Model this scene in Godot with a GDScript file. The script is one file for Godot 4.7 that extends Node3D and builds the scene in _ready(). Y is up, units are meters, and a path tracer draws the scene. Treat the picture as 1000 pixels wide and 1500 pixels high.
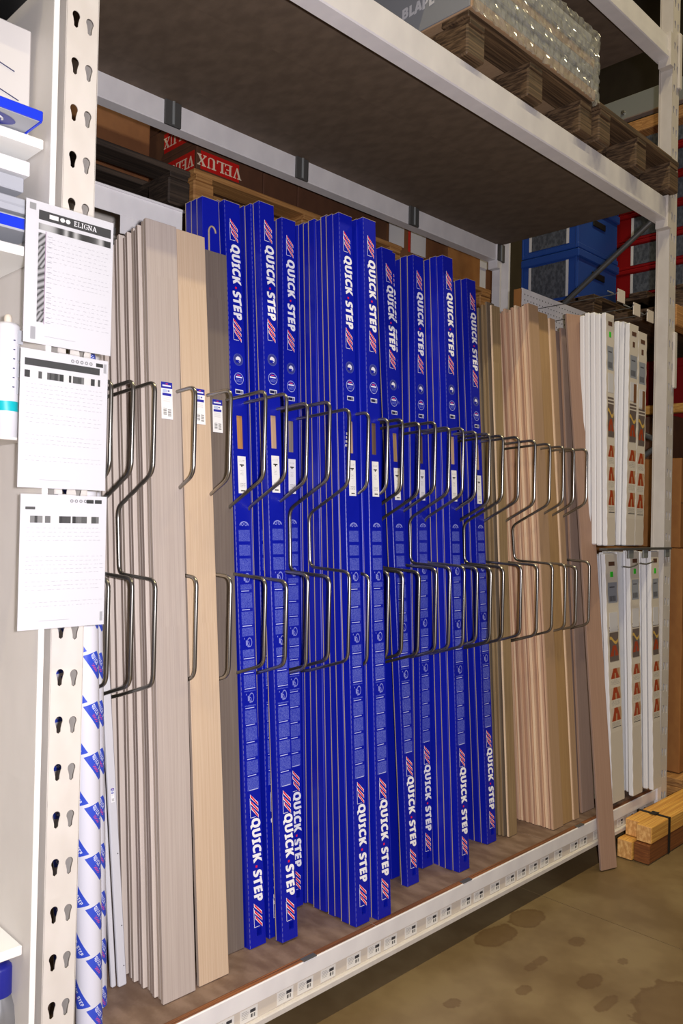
extends Node3D

# ---------------------------------------------------------------- camera numbers (picture taken as 1000 x 1500)
const FOCAL := 1207.0
const EYE := Vector3(-0.8554, 1.387, 1.627)
const YAW := 0.7873
const PITCH := 0.0098
const ROLL := -0.0217
const DECK := 0.2            # top of the bottom shelf deck
const BAY := 2.85            # inner edge of left upright face to inner edge of right upright face
var cam_right: Vector3
var cam_up: Vector3
var cam_fwd: Vector3
var used := {}
var M := {}
var rng := RandomNumberGenerator.new()
var font_bold: Font
var font_serif: Font

# ---------------------------------------------------------------- helpers
func at(px: float, py: float, axis: int, value: float) -> Vector3:
	var d := cam_fwd + cam_right * ((px - 500.0) / FOCAL) - cam_up * ((py - 750.0) / FOCAL)
	var t: float = (value - EYE[axis]) / d[axis]
	return EYE + d * t

func numbered(called: String) -> String:
	if not used.has(called):
		used[called] = 0
		return called
	used[called] += 1
	return "%s_%03d" % [called, used[called]]

func tag(o: Node3D, label: String, category: String, group := "") -> void:
	o.set_meta("label", label)
	o.set_meta("category", category)
	if group != "":
		o.set_meta("group", group)

func thing(called: String, label: String, category: String, where := Vector3.ZERO, group := "") -> Node3D:
	var o := Node3D.new()
	o.name = numbered(called)
	add_child(o)
	o.position = where
	tag(o, label, category, group)
	return o

func part(called: String, mesh: Mesh, mat: Material, parent: Node3D, where := Vector3.ZERO) -> MeshInstance3D:
	var o := MeshInstance3D.new()
	o.name = called
	o.mesh = mesh
	o.material_override = mat
	o.cast_shadow = GeometryInstance3D.SHADOW_CASTING_SETTING_ON
	parent.add_child(o, true)
	o.position = where
	return o

func struct(called: String, mesh: Mesh, mat: Material) -> MeshInstance3D:
	var o := part(numbered(called), mesh, mat, self)
	o.set_meta("kind", "structure")
	return o

func begin() -> SurfaceTool:
	var st := SurfaceTool.new()
	st.begin(Mesh.PRIMITIVE_TRIANGLES)
	st.set_smooth_group(-1)
	return st

func done(st: SurfaceTool) -> ArrayMesh:
	st.generate_normals()
	return st.commit()

func tri(st: SurfaceTool, a: Vector3, b: Vector3, c: Vector3) -> void:
	st.add_vertex(a); st.add_vertex(b); st.add_vertex(c)

func quad(st: SurfaceTool, a: Vector3, b: Vector3, c: Vector3, d: Vector3) -> void:
	tri(st, a, b, c); tri(st, a, c, d)

# a quad turned so that its front looks along n
func quad_n(st: SurfaceTool, a: Vector3, b: Vector3, c: Vector3, d: Vector3, n: Vector3) -> void:
	if (c - a).cross(b - a).dot(n) >= 0.0:
		quad(st, a, b, c, d)
	else:
		quad(st, d, c, b, a)

func tri_n(st: SurfaceTool, a: Vector3, b: Vector3, c: Vector3, n: Vector3) -> void:
	if (c - a).cross(b - a).dot(n) >= 0.0:
		tri(st, a, b, c)
	else:
		tri(st, c, b, a)

# box between two corners with chamfered edges
func add_box(st: SurfaceTool, a: Vector3, b: Vector3, ch := 0.0) -> void:
	var lo := Vector3(minf(a.x, b.x), minf(a.y, b.y), minf(a.z, b.z))
	var hi := Vector3(maxf(a.x, b.x), maxf(a.y, b.y), maxf(a.z, b.z))
	var c := (lo + hi) * 0.5
	var h := (hi - lo) * 0.5
	ch = minf(ch, minf(h.x, minf(h.y, h.z)) * 0.8)
	for ax in 3:
		var u := (ax + 1) % 3
		var v := (ax + 2) % 3
		for s in [-1.0, 1.0]:
			var pts := []
			for q in [[-1, -1], [1, -1], [1, 1], [-1, 1]]:
				var p := Vector3.ZERO
				p[ax] = s * h[ax]
				p[u] = q[0] * (h[u] - ch)
				p[v] = q[1] * (h[v] - ch)
				pts.append(c + p)
			var n := Vector3.ZERO
			n[ax] = s
			quad_n(st, pts[0], pts[1], pts[2], pts[3], n)
	if ch <= 0.0:
		return
	for ax in 3:
		var u := (ax + 1) % 3
		var v := (ax + 2) % 3
		for su in [-1.0, 1.0]:
			for sv in [-1.0, 1.0]:
				var p1 := Vector3.ZERO; var p2 := Vector3.ZERO; var p3 := Vector3.ZERO; var p4 := Vector3.ZERO
				p1[ax] = -(h[ax] - ch); p1[u] = su * h[u]; p1[v] = sv * (h[v] - ch)
				p2[ax] = h[ax] - ch; p2[u] = p1[u]; p2[v] = p1[v]
				p3[ax] = h[ax] - ch; p3[u] = su * (h[u] - ch); p3[v] = sv * h[v]
				p4[ax] = -(h[ax] - ch); p4[u] = p3[u]; p4[v] = p3[v]
				var n := Vector3.ZERO
				n[u] = su; n[v] = sv
				quad_n(st, c + p1, c + p2, c + p3, c + p4, n)
	for sx in [-1.0, 1.0]:
		for sy in [-1.0, 1.0]:
			for sz in [-1.0, 1.0]:
				tri_n(st, c + Vector3(sx * h.x, sy * (h.y - ch), sz * (h.z - ch)), c + Vector3(sx * (h.x - ch), sy * h.y, sz * (h.z - ch)), c + Vector3(sx * (h.x - ch), sy * (h.y - ch), sz * h.z), Vector3(sx, sy, sz))

func box_mesh(a: Vector3, b: Vector3, ch := 0.002) -> ArrayMesh:
	var st := begin()
	add_box(st, a, b, ch)
	return done(st)

# polyline with rounded corners
func rounded(pts: Array, r: float, steps := 5) -> Array:
	var out := [pts[0]]
	for i in range(1, pts.size() - 1):
		var a: Vector3 = pts[i - 1]
		var b: Vector3 = pts[i]
		var c: Vector3 = pts[i + 1]
		var rr := minf(r, minf(a.distance_to(b), b.distance_to(c)) * 0.49)
		var p := b + (a - b).normalized() * rr
		var q := b + (c - b).normalized() * rr
		for k in steps + 1:
			var t := float(k) / steps
			out.append(p.lerp(b, t).lerp(b.lerp(q, t), t))
	out.append(pts[-1])
	return out

func add_tube(st: SurfaceTool, pts: Array, r: float, sides := 8, caps := true) -> void:
	var rings := []
	var side := Vector3.ZERO
	for i in pts.size():
		var dir: Vector3
		if i == 0:
			dir = (pts[1] - pts[0]).normalized()
		elif i == pts.size() - 1:
			dir = (pts[i] - pts[i - 1]).normalized()
		else:
			dir = ((pts[i + 1] - pts[i]).normalized() + (pts[i] - pts[i - 1]).normalized()).normalized()
		if side == Vector3.ZERO:
			side = dir.cross(Vector3(0.31, 0.17, 0.93)).normalized()
		side = (side - dir * side.dot(dir)).normalized()
		var other := dir.cross(side)
		var ring := []
		for k in sides:
			var w := TAU * k / sides
			ring.append(pts[i] + (side * cos(w) + other * sin(w)) * r)
		rings.append(ring)
	st.set_smooth_group(0)
	for i in rings.size() - 1:
		for k in sides:
			var k2 := (k + 1) % sides
			var mid: Vector3 = (rings[i][k] + rings[i][k2]) * 0.5 - pts[i]
			quad_n(st, rings[i][k], rings[i][k2], rings[i + 1][k2], rings[i + 1][k], mid)
	st.set_smooth_group(-1)
	if caps:
		for e in [0, rings.size() - 1]:
			var n: Vector3 = (pts[0] - pts[1]) if e == 0 else (pts[-1] - pts[-2])
			for k in sides:
				tri_n(st, pts[e], rings[e][k], rings[e][(k + 1) % sides], n)

func tube_mesh(pts: Array, r: float, sides := 8) -> ArrayMesh:
	var st := begin()
	add_tube(st, pts, r, sides)
	return done(st)

# lathed profile of (radius, height) about a vertical axis
func lathe_mesh(profile: Array, sides := 24) -> ArrayMesh:
	var st := begin()
	st.set_smooth_group(0)
	for i in profile.size() - 1:
		var p: Vector2 = profile[i]
		var q: Vector2 = profile[i + 1]
		for k in sides:
			var a := TAU * k / sides
			var b := TAU * (k + 1) / sides
			var n := Vector3(cos(a) * (q.y - p.y + 0.0001), p.x - q.x, sin(a) * (q.y - p.y + 0.0001))
			quad_n(st, Vector3(cos(a) * p.x, p.y, sin(a) * p.x), Vector3(cos(b) * p.x, p.y, sin(b) * p.x), Vector3(cos(b) * q.x, q.y, sin(b) * q.x), Vector3(cos(a) * q.x, q.y, sin(a) * q.x), n)
	return done(st)

func face_uv(st: SurfaceTool, p: Array, uv: Array, n: Vector3) -> void:
	var order := [0, 1, 2, 0, 2, 3]
	if (p[2] - p[0]).cross(p[1] - p[0]).dot(n) < 0.0:
		order = [2, 1, 0, 3, 2, 0]
	for i in order:
		st.set_uv(uv[i])
		st.add_vertex(p[i])

# a flat printed sheet of given size in the xy plane, facing +z, with thickness
func sheet_mesh(w: float, h: float, t := 0.0006) -> ArrayMesh:
	var st := begin()
	face_uv(st, [Vector3(0, 0, t), Vector3(w, 0, t), Vector3(w, h, t), Vector3(0, h, t)], [Vector2(0, 1), Vector2(1, 1), Vector2(1, 0), Vector2(0, 0)], Vector3.BACK)
	var e := Vector2(0.01, 0.5)
	face_uv(st, [Vector3(0, 0, 0), Vector3(w, 0, 0), Vector3(w, h, 0), Vector3(0, h, 0)], [e, e, e, e], Vector3.FORWARD)
	face_uv(st, [Vector3(0, 0, 0), Vector3(0, 0, t), Vector3(0, h, t), Vector3(0, h, 0)], [e, e, e, e], Vector3.LEFT)
	face_uv(st, [Vector3(w, 0, 0), Vector3(w, 0, t), Vector3(w, h, t), Vector3(w, h, 0)], [e, e, e, e], Vector3.RIGHT)
	face_uv(st, [Vector3(0, h, 0), Vector3(w, h, 0), Vector3(w, h, t), Vector3(0, h, t)], [e, e, e, e], Vector3.UP)
	face_uv(st, [Vector3(0, 0, 0), Vector3(w, 0, 0), Vector3(w, 0, t), Vector3(0, 0, t)], [e, e, e, e], Vector3.DOWN)
	return done(st)

# ---------------------------------------------------------------- materials
func mat(called: String, c: Color, rough := 0.6, metal := 0.0) -> StandardMaterial3D:
	var m := StandardMaterial3D.new()
	m.resource_name = called
	m.albedo_color = c
	m.roughness = rough
	m.metallic = metal
	M[called] = m
	return m

func tex(img: Image) -> ImageTexture:
	return ImageTexture.create_from_image(img)

# greyscale-ish variation image around white, tinted between two colours
func grain_image(w: int, h: int, fx: float, fy: float, a: Color, b: Color, sd: int, sharp := 1.0, fine := 0.0) -> Image:
	var img := Image.create(w, h, false, Image.FORMAT_RGB8)
	var n := FastNoiseLite.new()
	n.seed = sd
	n.frequency = 1.0
	n.fractal_octaves = 3
	var r := RandomNumberGenerator.new()
	r.seed = sd
	for y in h:
		for x in w:
			var v := n.get_noise_3d(cos(TAU * x / w) * fx, sin(TAU * x / w) * fx, y * fy / h) * 0.5 + 0.5
			v = clampf((v - 0.5) * sharp + 0.5 + (r.randf() - 0.5) * fine, 0.0, 1.0)
			img.set_pixel(x, y, a.lerp(b, v))
	return img

func wood(called: String, a: Color, b: Color, sd: int, lengthwise := 1, rough := 0.6, across := 7.0, sharp := 2.2) -> StandardMaterial3D:
	var m := mat(called, Color.WHITE, rough)
	var img := grain_image(128, 128, 2.6, 2.2, a, b, sd, sharp, 0.12)
	if lengthwise != 1:
		img.rotate_90(CLOCKWISE)
	m.albedo_texture = tex(img)
	m.uv1_triplanar = true
	m.uv1_triplanar_sharpness = 8.0
	var s := Vector3(across, across, across)
	s[lengthwise] = 1.1
	m.uv1_scale = s
	return m

func speckle(called: String, a: Color, b: Color, sd: int, scale := 2.0, rough := 0.7, sharp := 1.5, fine := 0.15) -> StandardMaterial3D:
	var m := mat(called, Color.WHITE, rough)
	m.albedo_texture = tex(grain_image(128, 128, 1.2, 4.0, a, b, sd, sharp, fine))
	m.uv1_triplanar = true
	m.uv1_world_triplanar = true
	m.uv1_scale = Vector3(scale, scale, scale)
	return m

func make_materials() -> void:
	speckle("cream_paint", Color(0.815, 0.795, 0.775), Color(0.775, 0.75, 0.725), 3, 1.7, 0.42, 1.6, 0.04)
	speckle("white_paint", Color(0.90, 0.89, 0.895), Color(0.85, 0.84, 0.85), 4, 1.5, 0.38, 1.5, 0.04)
	speckle("panel_paint", Color(0.815, 0.795, 0.775), Color(0.78, 0.76, 0.74), 5, 1.2, 0.5, 1.2, 0.03)
	mat("melamine", Color(0.90, 0.90, 0.89), 0.45)
	speckle("hardboard", Color(0.405, 0.345, 0.29), Color(0.35, 0.295, 0.245), 6, 2.5, 0.75, 1.8, 0.2)
	speckle("ply_top", Color(0.50, 0.415, 0.36), Color(0.40, 0.315, 0.26), 7, 2.2, 0.6, 2.4, 0.25)
	wood("ply_edge", Color(0.58, 0.36, 0.20), Color(0.30, 0.17, 0.09), 8, 0, 0.7, 26.0)
	mat("blue_card", Color(0.022, 0.085, 0.63), 0.42)
	mat("raw_card", Color(0.66, 0.59, 0.48), 0.8)
	mat("white_ink", Color(0.95, 0.95, 0.97), 0.5)
	mat("red_ink", Color(0.88, 0.10, 0.25), 0.5)
	var steel := mat("steel", Color(0.60, 0.59, 0.57), 0.30, 0.95)
	steel.resource_name = "steel"
	mat("dark_steel", Color(0.36, 0.36, 0.355), 0.42, 0.35)
	mat("zinc", Color(0.62, 0.64, 0.64), 0.35, 0.5)
	wood("grey_oak", Color(0.715, 0.67, 0.645), Color(0.65, 0.60, 0.575), 11, 1, 0.55, 13.0, 1.3)
	wood("grey_oak_b", Color(0.60, 0.535, 0.50), Color(0.52, 0.46, 0.425), 12, 1, 0.55, 13.0, 1.3)
	wood("pale_edge", Color(0.82, 0.775, 0.74), Color(0.76, 0.71, 0.675), 10, 1, 0.6, 9.0, 1.2)
	wood("board_core", Color(0.70, 0.64, 0.59), Color(0.62, 0.56, 0.515), 13, 1, 0.55, 13.0, 1.3)
	wood("pale_oak", Color(0.79, 0.705, 0.615), Color(0.735, 0.635, 0.54), 14, 1, 0.55, 13.0, 1.3)
	wood("dark_oak", Color(0.47, 0.425, 0.395), Color(0.40, 0.355, 0.33), 15, 1, 0.55, 13.0, 1.3)
	wood("pine_a", Color(0.86, 0.735, 0.615), Color(0.74, 0.585, 0.47), 16, 1, 0.55, 13.0, 1.3)
	wood("pine_b", Color(0.76, 0.61, 0.51), Color(0.63, 0.475, 0.385), 17, 1, 0.55, 13.0, 1.3)
	wood("pine_c", Color(0.94, 0.85, 0.73), Color(0.85, 0.72, 0.585), 18, 1, 0.55, 13.0, 1.3)
	wood("tan_board", Color(0.695, 0.575, 0.455), Color(0.63, 0.51, 0.395), 19, 1, 0.55, 13.0, 1.3)
	wood("yellow_board", Color(0.685, 0.555, 0.385), Color(0.615, 0.485, 0.325), 20, 1, 0.55, 13.0, 1.3)
	wood("rose_board", Color(0.645, 0.525, 0.45), Color(0.595, 0.475, 0.40), 21, 1, 0.55, 13.0, 1.3)
	wood("mauve_board", Color(0.63, 0.54, 0.50), Color(0.565, 0.48, 0.44), 22, 1, 0.55, 13.0, 1.3)
	wood("moss_board", Color(0.60, 0.51, 0.38), Color(0.52, 0.43, 0.31), 23)
	wood("shadow_gap_board", Color(0.45, 0.40, 0.34), Color(0.37, 0.32, 0.27), 24)  # darker brown, shade of the gaps between thin boards put into the colour
	mat("white_profile", Color(0.80, 0.80, 0.825), 0.4)
	mat("white_carton", Color(0.88, 0.88, 0.89), 0.5)
	mat("warm_carton", Color(0.80, 0.76, 0.71), 0.55)
	speckle("brown_carton", Color(0.47, 0.30, 0.17), Color(0.42, 0.26, 0.145), 25, 2.0, 0.75, 1.4, 0.08)
	speckle("dark_carton", Color(0.36, 0.225, 0.145), Color(0.31, 0.19, 0.12), 26, 2.0, 0.75, 1.4, 0.08)
	speckle("tan_carton", Color(0.63, 0.43, 0.22), Color(0.57, 0.37, 0.18), 27, 2.0, 0.7, 1.4, 0.08)
	mat("red_label", Color(0.75, 0.10, 0.08), 0.5)
	mat("cream_ink", Color(0.88, 0.80, 0.70), 0.6)
	wood("new_pallet", Color(0.74, 0.55, 0.33), Color(0.58, 0.40, 0.22), 28, 0)
	wood("old_pallet", Color(0.43, 0.34, 0.25), Color(0.22, 0.16, 0.11), 29, 0)
	wood("black_pallet", Color(0.29, 0.24, 0.20), Color(0.15, 0.12, 0.10), 30, 0)
	wood("lumber", Color(0.87, 0.68, 0.34), Color(0.72, 0.50, 0.22), 31, 0, 0.65, 9.0)
	wood("brown_lumber", Color(0.52, 0.31, 0.14), Color(0.40, 0.22, 0.09), 32, 0, 0.65, 9.0)
	speckle("end_grain", Color(0.90, 0.72, 0.46), Color(0.76, 0.55, 0.31), 33, 9.0, 0.75, 2.5, 0.25)
	mat("blue_plastic", Color(0.12, 0.27, 0.58), 0.4)
	mat("red_plastic", Color(0.50, 0.03, 0.045), 0.4)
	speckle("grey_panel", Color(0.34, 0.36, 0.40), Color(0.22, 0.24, 0.28), 34, 7.0, 0.6, 2.5, 0.2)
	mat("stripe_white", Color(0.80, 0.80, 0.82), 0.5)
	mat("teal", Color(0.05, 0.66, 0.70), 0.4)
	mat("cap_blue", Color(0.10, 0.12, 0.50), 0.35)
	mat("silver_plastic", Color(0.50, 0.50, 0.51), 0.3, 0.4)
	mat("bright_blue", Color(0.08, 0.20, 0.80), 0.4)
	mat("tray_grey", Color(0.62, 0.63, 0.66), 0.5)
	mat("box_grey", Color(0.66, 0.67, 0.70), 0.5)
	mat("pen_ink", Color(0.10, 0.12, 0.32), 0.6)
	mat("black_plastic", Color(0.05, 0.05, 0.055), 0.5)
	mat("green_ink", Color(0.18, 0.80, 0.15), 0.5)
	mat("black_steel", Color(0.10, 0.10, 0.105), 0.5, 0.3)
	var foil := mat("wrap_film", Color(0.80, 0.80, 0.74, 0.30), 0.12)
	foil.transparency = BaseMaterial3D.TRANSPARENCY_ALPHA
	mat("wrapped_grey", Color(0.54, 0.55, 0.57), 0.6)
	speckle("hall_wall", Color(0.30, 0.27, 0.23), Color(0.26, 0.23, 0.20), 35, 0.5, 0.9)
	speckle("hall_ceiling", Color(0.44, 0.43, 0.41), Color(0.40, 0.39, 0.37), 36, 0.5, 0.9)
	var acrylic := mat("clear_sleeve", Color(0.95, 0.97, 1.0, 0.015), 0.05)
	acrylic.transparency = BaseMaterial3D.TRANSPARENCY_ALPHA
	var tubes := mat("lamp_tube", Color(1.0, 0.95, 0.8), 0.4)
	tubes.emission_enabled = true
	tubes.emission = Color(1.0, 0.90, 0.66)
	tubes.emission_energy_multiplier = 6.0

# ---------------------------------------------------------------- printed textures
func speckle_lines(img: Image, x0: int, y0: int, x1: int, y1: int, c: Color, step: int, keep: float, r: RandomNumberGenerator) -> void:
	var y := y0
	while y < y1:
		for x in range(x0, x1):
			if r.randf() < keep and x < img.get_width() and y < img.get_height():
				img.set_pixel(x, y, img.get_pixel(x, y).lerp(c, 0.35 + 0.5 * r.randf()))
		y += step

func ring(img: Image, cx: float, cy: float, rx: float, ry: float, thick: float, c: Color) -> void:
	for y in range(int(cy - ry - 2), int(cy + ry + 3)):
		for x in range(int(cx - rx - 2), int(cx + rx + 3)):
			if x < 0 or y < 0 or x >= img.get_width() or y >= img.get_height():
				continue
			var d := sqrt(pow((x + 0.5 - cx) / rx, 2) + pow((y + 0.5 - cy) / ry, 2))
			if d < 1.0 and d > 1.0 - thick:
				img.set_pixel(x, y, c)

const BOX_L := 2.13
const BOX_W := 0.058
const BOX_T := 0.0275
const TEX_W := 112
const TEX_H := 2040
func ty(y_above: float) -> int:       # height above the deck to a pixel row of the carton print
	return int((1.0 - y_above / BOX_L) * TEX_H)

func carton_print() -> Image:
	var img := Image.create(TEX_W, TEX_H, false, Image.FORMAT_RGB8)
	var base := Color(0.022, 0.085, 0.63)
	img.fill(base)
	var r := RandomNumberGenerator.new()
	r.seed = 77
	var pale := Color(0.55, 0.58, 0.85)
	# two round seals
	ring(img, 62, ty(1.654), 34, 17.5, 0.14, Color(0.30, 0.33, 0.62))
	ring(img, 62, ty(1.654), 28, 14.5, 0.30, Color(0.24, 0.26, 0.52))
	ring(img, 62, ty(1.654), 18, 9.0, 1.0, Color(0.90, 0.90, 0.95))
	for yy in range(ty(1.653), ty(1.645)):
		for xx in range(44, 64 + (yy % 5) * 3):
			img.set_pixel(xx, yy, base)
	ring(img, 62, ty(1.598), 33, 17, 0.09, Color(0.75, 0.77, 0.92))
	img.fill_rect(Rect2i(48, ty(1.610), 26, 3), Color(0.86, 0.30, 0.45))
	img.fill_rect(Rect2i(40, ty(1.604), 44, 4), Color(0.92, 0.93, 1.0))
	speckle_lines(img, 42, ty(1.597), 82, ty(1.588), Color(0.85, 0.88, 1.0), 2, 0.8, r)
	# little framed code bar
	img.fill_rect(Rect2i(34, ty(1.5655), 56, 13), Color(0.85, 0.86, 0.92))
	img.fill_rect(Rect2i(38, ty(1.563), 34, 8), Color(0.10, 0.11, 0.30))
	img.fill_rect(Rect2i(75, ty(1.563), 10, 8), Color(0.30, 0.31, 0.45))
	# white barcode label
	img.fill_rect(Rect2i(32, ty(1.369), 58, ty(1.261) - ty(1.369)), Color(0.92, 0.92, 0.93))
	speckle_lines(img, 40, ty(1.358), 80, ty(1.352), Color(0.5, 0.5, 0.5), 3, 0.5, r)
	img.fill_rect(Rect2i(46, ty(1.345), 30, 3), Color(0.15, 0.15, 0.16))
	img.fill_rect(Rect2i(56, ty(1.343), 9, 5), Color(0.15, 0.15, 0.16))
	speckle_lines(img, 48, ty(1.328), 70, ty(1.312), Color(0.45, 0.45, 0.46), 4, 0.6, r)
	speckle_lines(img, 44, ty(1.290), 82, ty(1.278), Color(0.3, 0.3, 0.3), 3, 0.7, r)
	img.fill_rect(Rect2i(50, ty(1.270), 28, 3), Color(0.2, 0.2, 0.2))
	# arch symbol
	ring(img, 62, ty(1.168), 32, 12, 0.22, pale)
	img.fill_rect(Rect2i(20, ty(1.168), 90, 14), base)
	ring(img, 50, ty(1.172), 9, 5, 0.4, pale)
	ring(img, 74, ty(1.172), 9, 5, 0.4, pale)
	# paragraphs of small text with bold heads
	var y := 1.155
	var k := 0
	while y > 0.43:
		var hgt := 0.030 + r.randf() * 0.016
		speckle_lines(img, 22, ty(y), 100, ty(y - hgt), pale, 1, 0.78, r)
		if y < 1.0:
			img.fill_rect(Rect2i(26, ty(y + 0.006), 50 + int(r.randf() * 26), 2), Color(0.82, 0.84, 0.97))
		y -= hgt + 0.009
		k += 1
	for yy in [1.018, 0.834, 0.678]:
		img.fill_rect(Rect2i(22, ty(yy + 0.018), 82, 36), base)
		ring(img, 72, ty(yy), 17, 13, 0.22, pale)
		ring(img, 62, ty(yy - 0.006), 9, 8, 0.3, pale)
		img.fill_rect(Rect2i(46, ty(yy + 0.006), 8, 14), pale)
		img.fill_rect(Rect2i(34, ty(yy + 0.013), 4, 4), pale)
	img.fill_rect(Rect2i(34, ty(0.424), 60, 2), Color(0.80, 0.82, 0.95))
	# fold line close to the left edge
	var q := 0
	while q < TEX_H:
		img.fill_rect(Rect2i(2, q, 2, 9), Color(0.58, 0.56, 0.62))
		q += 14
	return img

func price_sheet_print(kind: int) -> Image:
	var img := Image.create(260, 390, false, Image.FORMAT_RGB8)
	img.fill(Color(0.80, 0.80, 0.825))
	var r := RandomNumberGenerator.new()
	r.seed = 400 + kind
	var grey := Color(0.17, 0.17, 0.18)
	var faint := Color(0.60, 0.60, 0.64)
	if kind == 0:
		img.fill_rect(Rect2i(10, 8, 18, 18), Color(0.55, 0.55, 0.56))
		img.fill_rect(Rect2i(36, 22, 216, 26), grey)
		img.fill_rect(Rect2i(66, 28, 26, 12), Color(0.90, 0.90, 0.90))
		ring(img, 104, 34, 7, 6, 1.0, Color(0.88, 0.88, 0.88))
		ring(img, 120, 34, 7, 6, 1.0, Color(0.88, 0.88, 0.88))
		for x in range(36, 252):
			var v := 0.12 + 0.55 * (0.5 + 0.5 * sin(x * 0.13 + 2.0 * sin(x * 0.051)))
			if x > 232:
				v = 0.08
			for yy in range(58, 76):
				img.set_pixel(x, yy, Color(v, v, v))
		for yy in range(84, 330):
			for x in range(36, 56):
				var v := 0.14 + 0.5 * absf(sin(yy * 0.17 + x * 0.09 * (1 + (yy / 60) % 3)))
				img.set_pixel(x, yy, Color(v, v, v * 1.02))
		img.fill_rect(Rect2i(56, 78, 2, 256), Color(0.6, 0.5, 0.6))
		for k in 18:
			img.fill_rect(Rect2i(62, 90 + k * 14, 14, 1), Color(0.45, 0.45, 0.5))
		img.fill_rect(Rect2i(20, 345, 14, 34), Color(0.60, 0.60, 0.62))
	else:
		for k in 5:
			ring(img, 150 + k * 14, 16, 5, 5, 0.5, Color(0.5, 0.5, 0.52))
		img.fill_rect(Rect2i(222, 11, 22, 11), Color(0.10, 0.10, 0.10))
		var top := 30
		if kind == 1:
			img.fill_rect(Rect2i(12, 26, 222, 20), grey)
			top = 60
		else:
			img.fill_rect(Rect2i(196, 11, 22, 11), Color(0.10, 0.10, 0.10))
			img.fill_rect(Rect2i(14, 36, 28, 8), Color(0.25, 0.25, 0.25))
			top = 62
		var x := 12
		while x < 236:
			var w := 5 + int(r.randf() * 12)
			var v := 0.03 + r.randf() * 0.45
			if r.randf() < 0.28:
				v = 0.80
			img.fill_rect(Rect2i(x, top, mini(w, 236 - x), 20), Color(v, v, v))
			x += w
		img.fill_rect(Rect2i(246, 350 if kind == 2 else 10, 9, 28), Color(0.62, 0.62, 0.64))
	for k in 20:
		var y := 96 + k * 12
		if r.randf() < 0.25:
			continue
		var x := 66 if kind == 0 else 18
		while x < 244:
			var w := 3 + int(r.randf() * 9)
			img.fill_rect(Rect2i(x, y, w, 1), faint)
			x += w + 3 + int(r.randf() * 8)
	img.fill_rect(Rect2i(60, 366, 90, 1), faint)
	return img

func sticker_print() -> Image:
	var img := Image.create(48, 140, false, Image.FORMAT_RGB8)
	img.fill(Color(0.93, 0.93, 0.94))
	img.fill_rect(Rect2i(0, 0, 48, 24), Color(0.13, 0.15, 0.60))
	img.fill_rect(Rect2i(6, 11, 36, 6), Color(0.85, 0.86, 0.95))
	img.fill_rect(Rect2i(20, 5, 10, 4), Color(0.8, 0.2, 0.4))
	img.fill_rect(Rect2i(6, 28, 20, 12), Color(0.70, 0.75, 0.88))
	img.fill_rect(Rect2i(28, 30, 8, 6), Color(0.35, 0.40, 0.65))
	img.fill_rect(Rect2i(5, 42, 38, 10), Color(0.17, 0.18, 0.62))
	for k in 5:
		img.fill_rect(Rect2i(8, 58 + k * 4, 30, 1), Color(0.72, 0.72, 0.74))
	for k in 14:
		img.fill_rect(Rect2i(8 if k % 2 == 0 else 27, 100 + k * 2, 14, 2 if k % 3 else 1), Color(0.25, 0.25, 0.25))
	return img

func profile_pack_print() -> Image:        # upper part of the white hanging packs
	var img := Image.create(60, 600, false, Image.FORMAT_RGB8)
	img.fill(Color(0.82, 0.79, 0.74))
	var r := RandomNumberGenerator.new()
	r.seed = 91
	img.fill_rect(Rect2i(8, 96, 46, 70), Color(0.56, 0.58, 0.62))
	img.fill_rect(Rect2i(16, 110, 26, 4), Color(0.3, 0.3, 0.34))
	for k in 11:
		img.fill_rect(Rect2i(14 + k * 3, 142, 1 + k % 2, 18), Color(0.18, 0.18, 0.2))
	img.fill_rect(Rect2i(8, 246, 46, 118), Color(0.40, 0.35, 0.33))
	img.fill_rect(Rect2i(8, 252, 46, 4), Color(0.8, 0.77, 0.73))
	img.fill_rect(Rect2i(8, 262, 46, 4), Color(0.8, 0.77, 0.73))
	for y in range(276, 306):
		for x in range(10, 52):
			if absf(y - 292 + 9.0 * sin(x * 0.12)) < 5.0:
				img.set_pixel(x, y, Color(0.80, 0.66, 0.34))
	for k in [[310, 36], [388, 34], [452, 40], [520, 44]]:
		for y in range(k[0], k[0] + k[1]):
			for x in range(6, 56):
				var half: float = 8.0 + 14.0 * (y - k[0]) / k[1]
				if absf(x - 31) < half and not (absf(x - 32) < 4.0 and y > k[0] + k[1] * 0.45):
					img.set_pixel(x, y, Color(0.62, 0.24, 0.10))
				elif k[0] > 340:
					img.set_pixel(x, y, Color(0.70, 0.56, 0.42) if x > 20 else Color(0.80, 0.74, 0.68))
		speckle_lines(img, 10, k[0] + k[1] + 4, 52, k[0] + k[1] + 20, Color(0.35, 0.35, 0.36), 3, 0.6, r)
	speckle_lines(img, 10, 568, 52, 582, Color(0.3, 0.3, 0.3), 3, 0.7, r)
	img.fill_rect(Rect2i(10, 584, 44, 2), Color(0.2, 0.2, 0.2))
	return img

func price_tag_print() -> Image:
	var img := Image.create(48, 32, false, Image.FORMAT_RGB8)
	img.fill(Color(0.88, 0.87, 0.85))
	for k in 5:
		img.fill_rect(Rect2i(4, 5 + k * 4, 14 + (k * 7) % 9, 1), Color(0.55, 0.55, 0.55))
	img.fill_rect(Rect2i(27, 6, 15, 8), Color(0.22, 0.22, 0.24))
	img.fill_rect(Rect2i(29, 17, 5, 9), Color(0.35, 0.35, 0.35))
	img.fill_rect(Rect2i(37, 17, 4, 9), Color(0.45, 0.45, 0.45))
	return img

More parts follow.
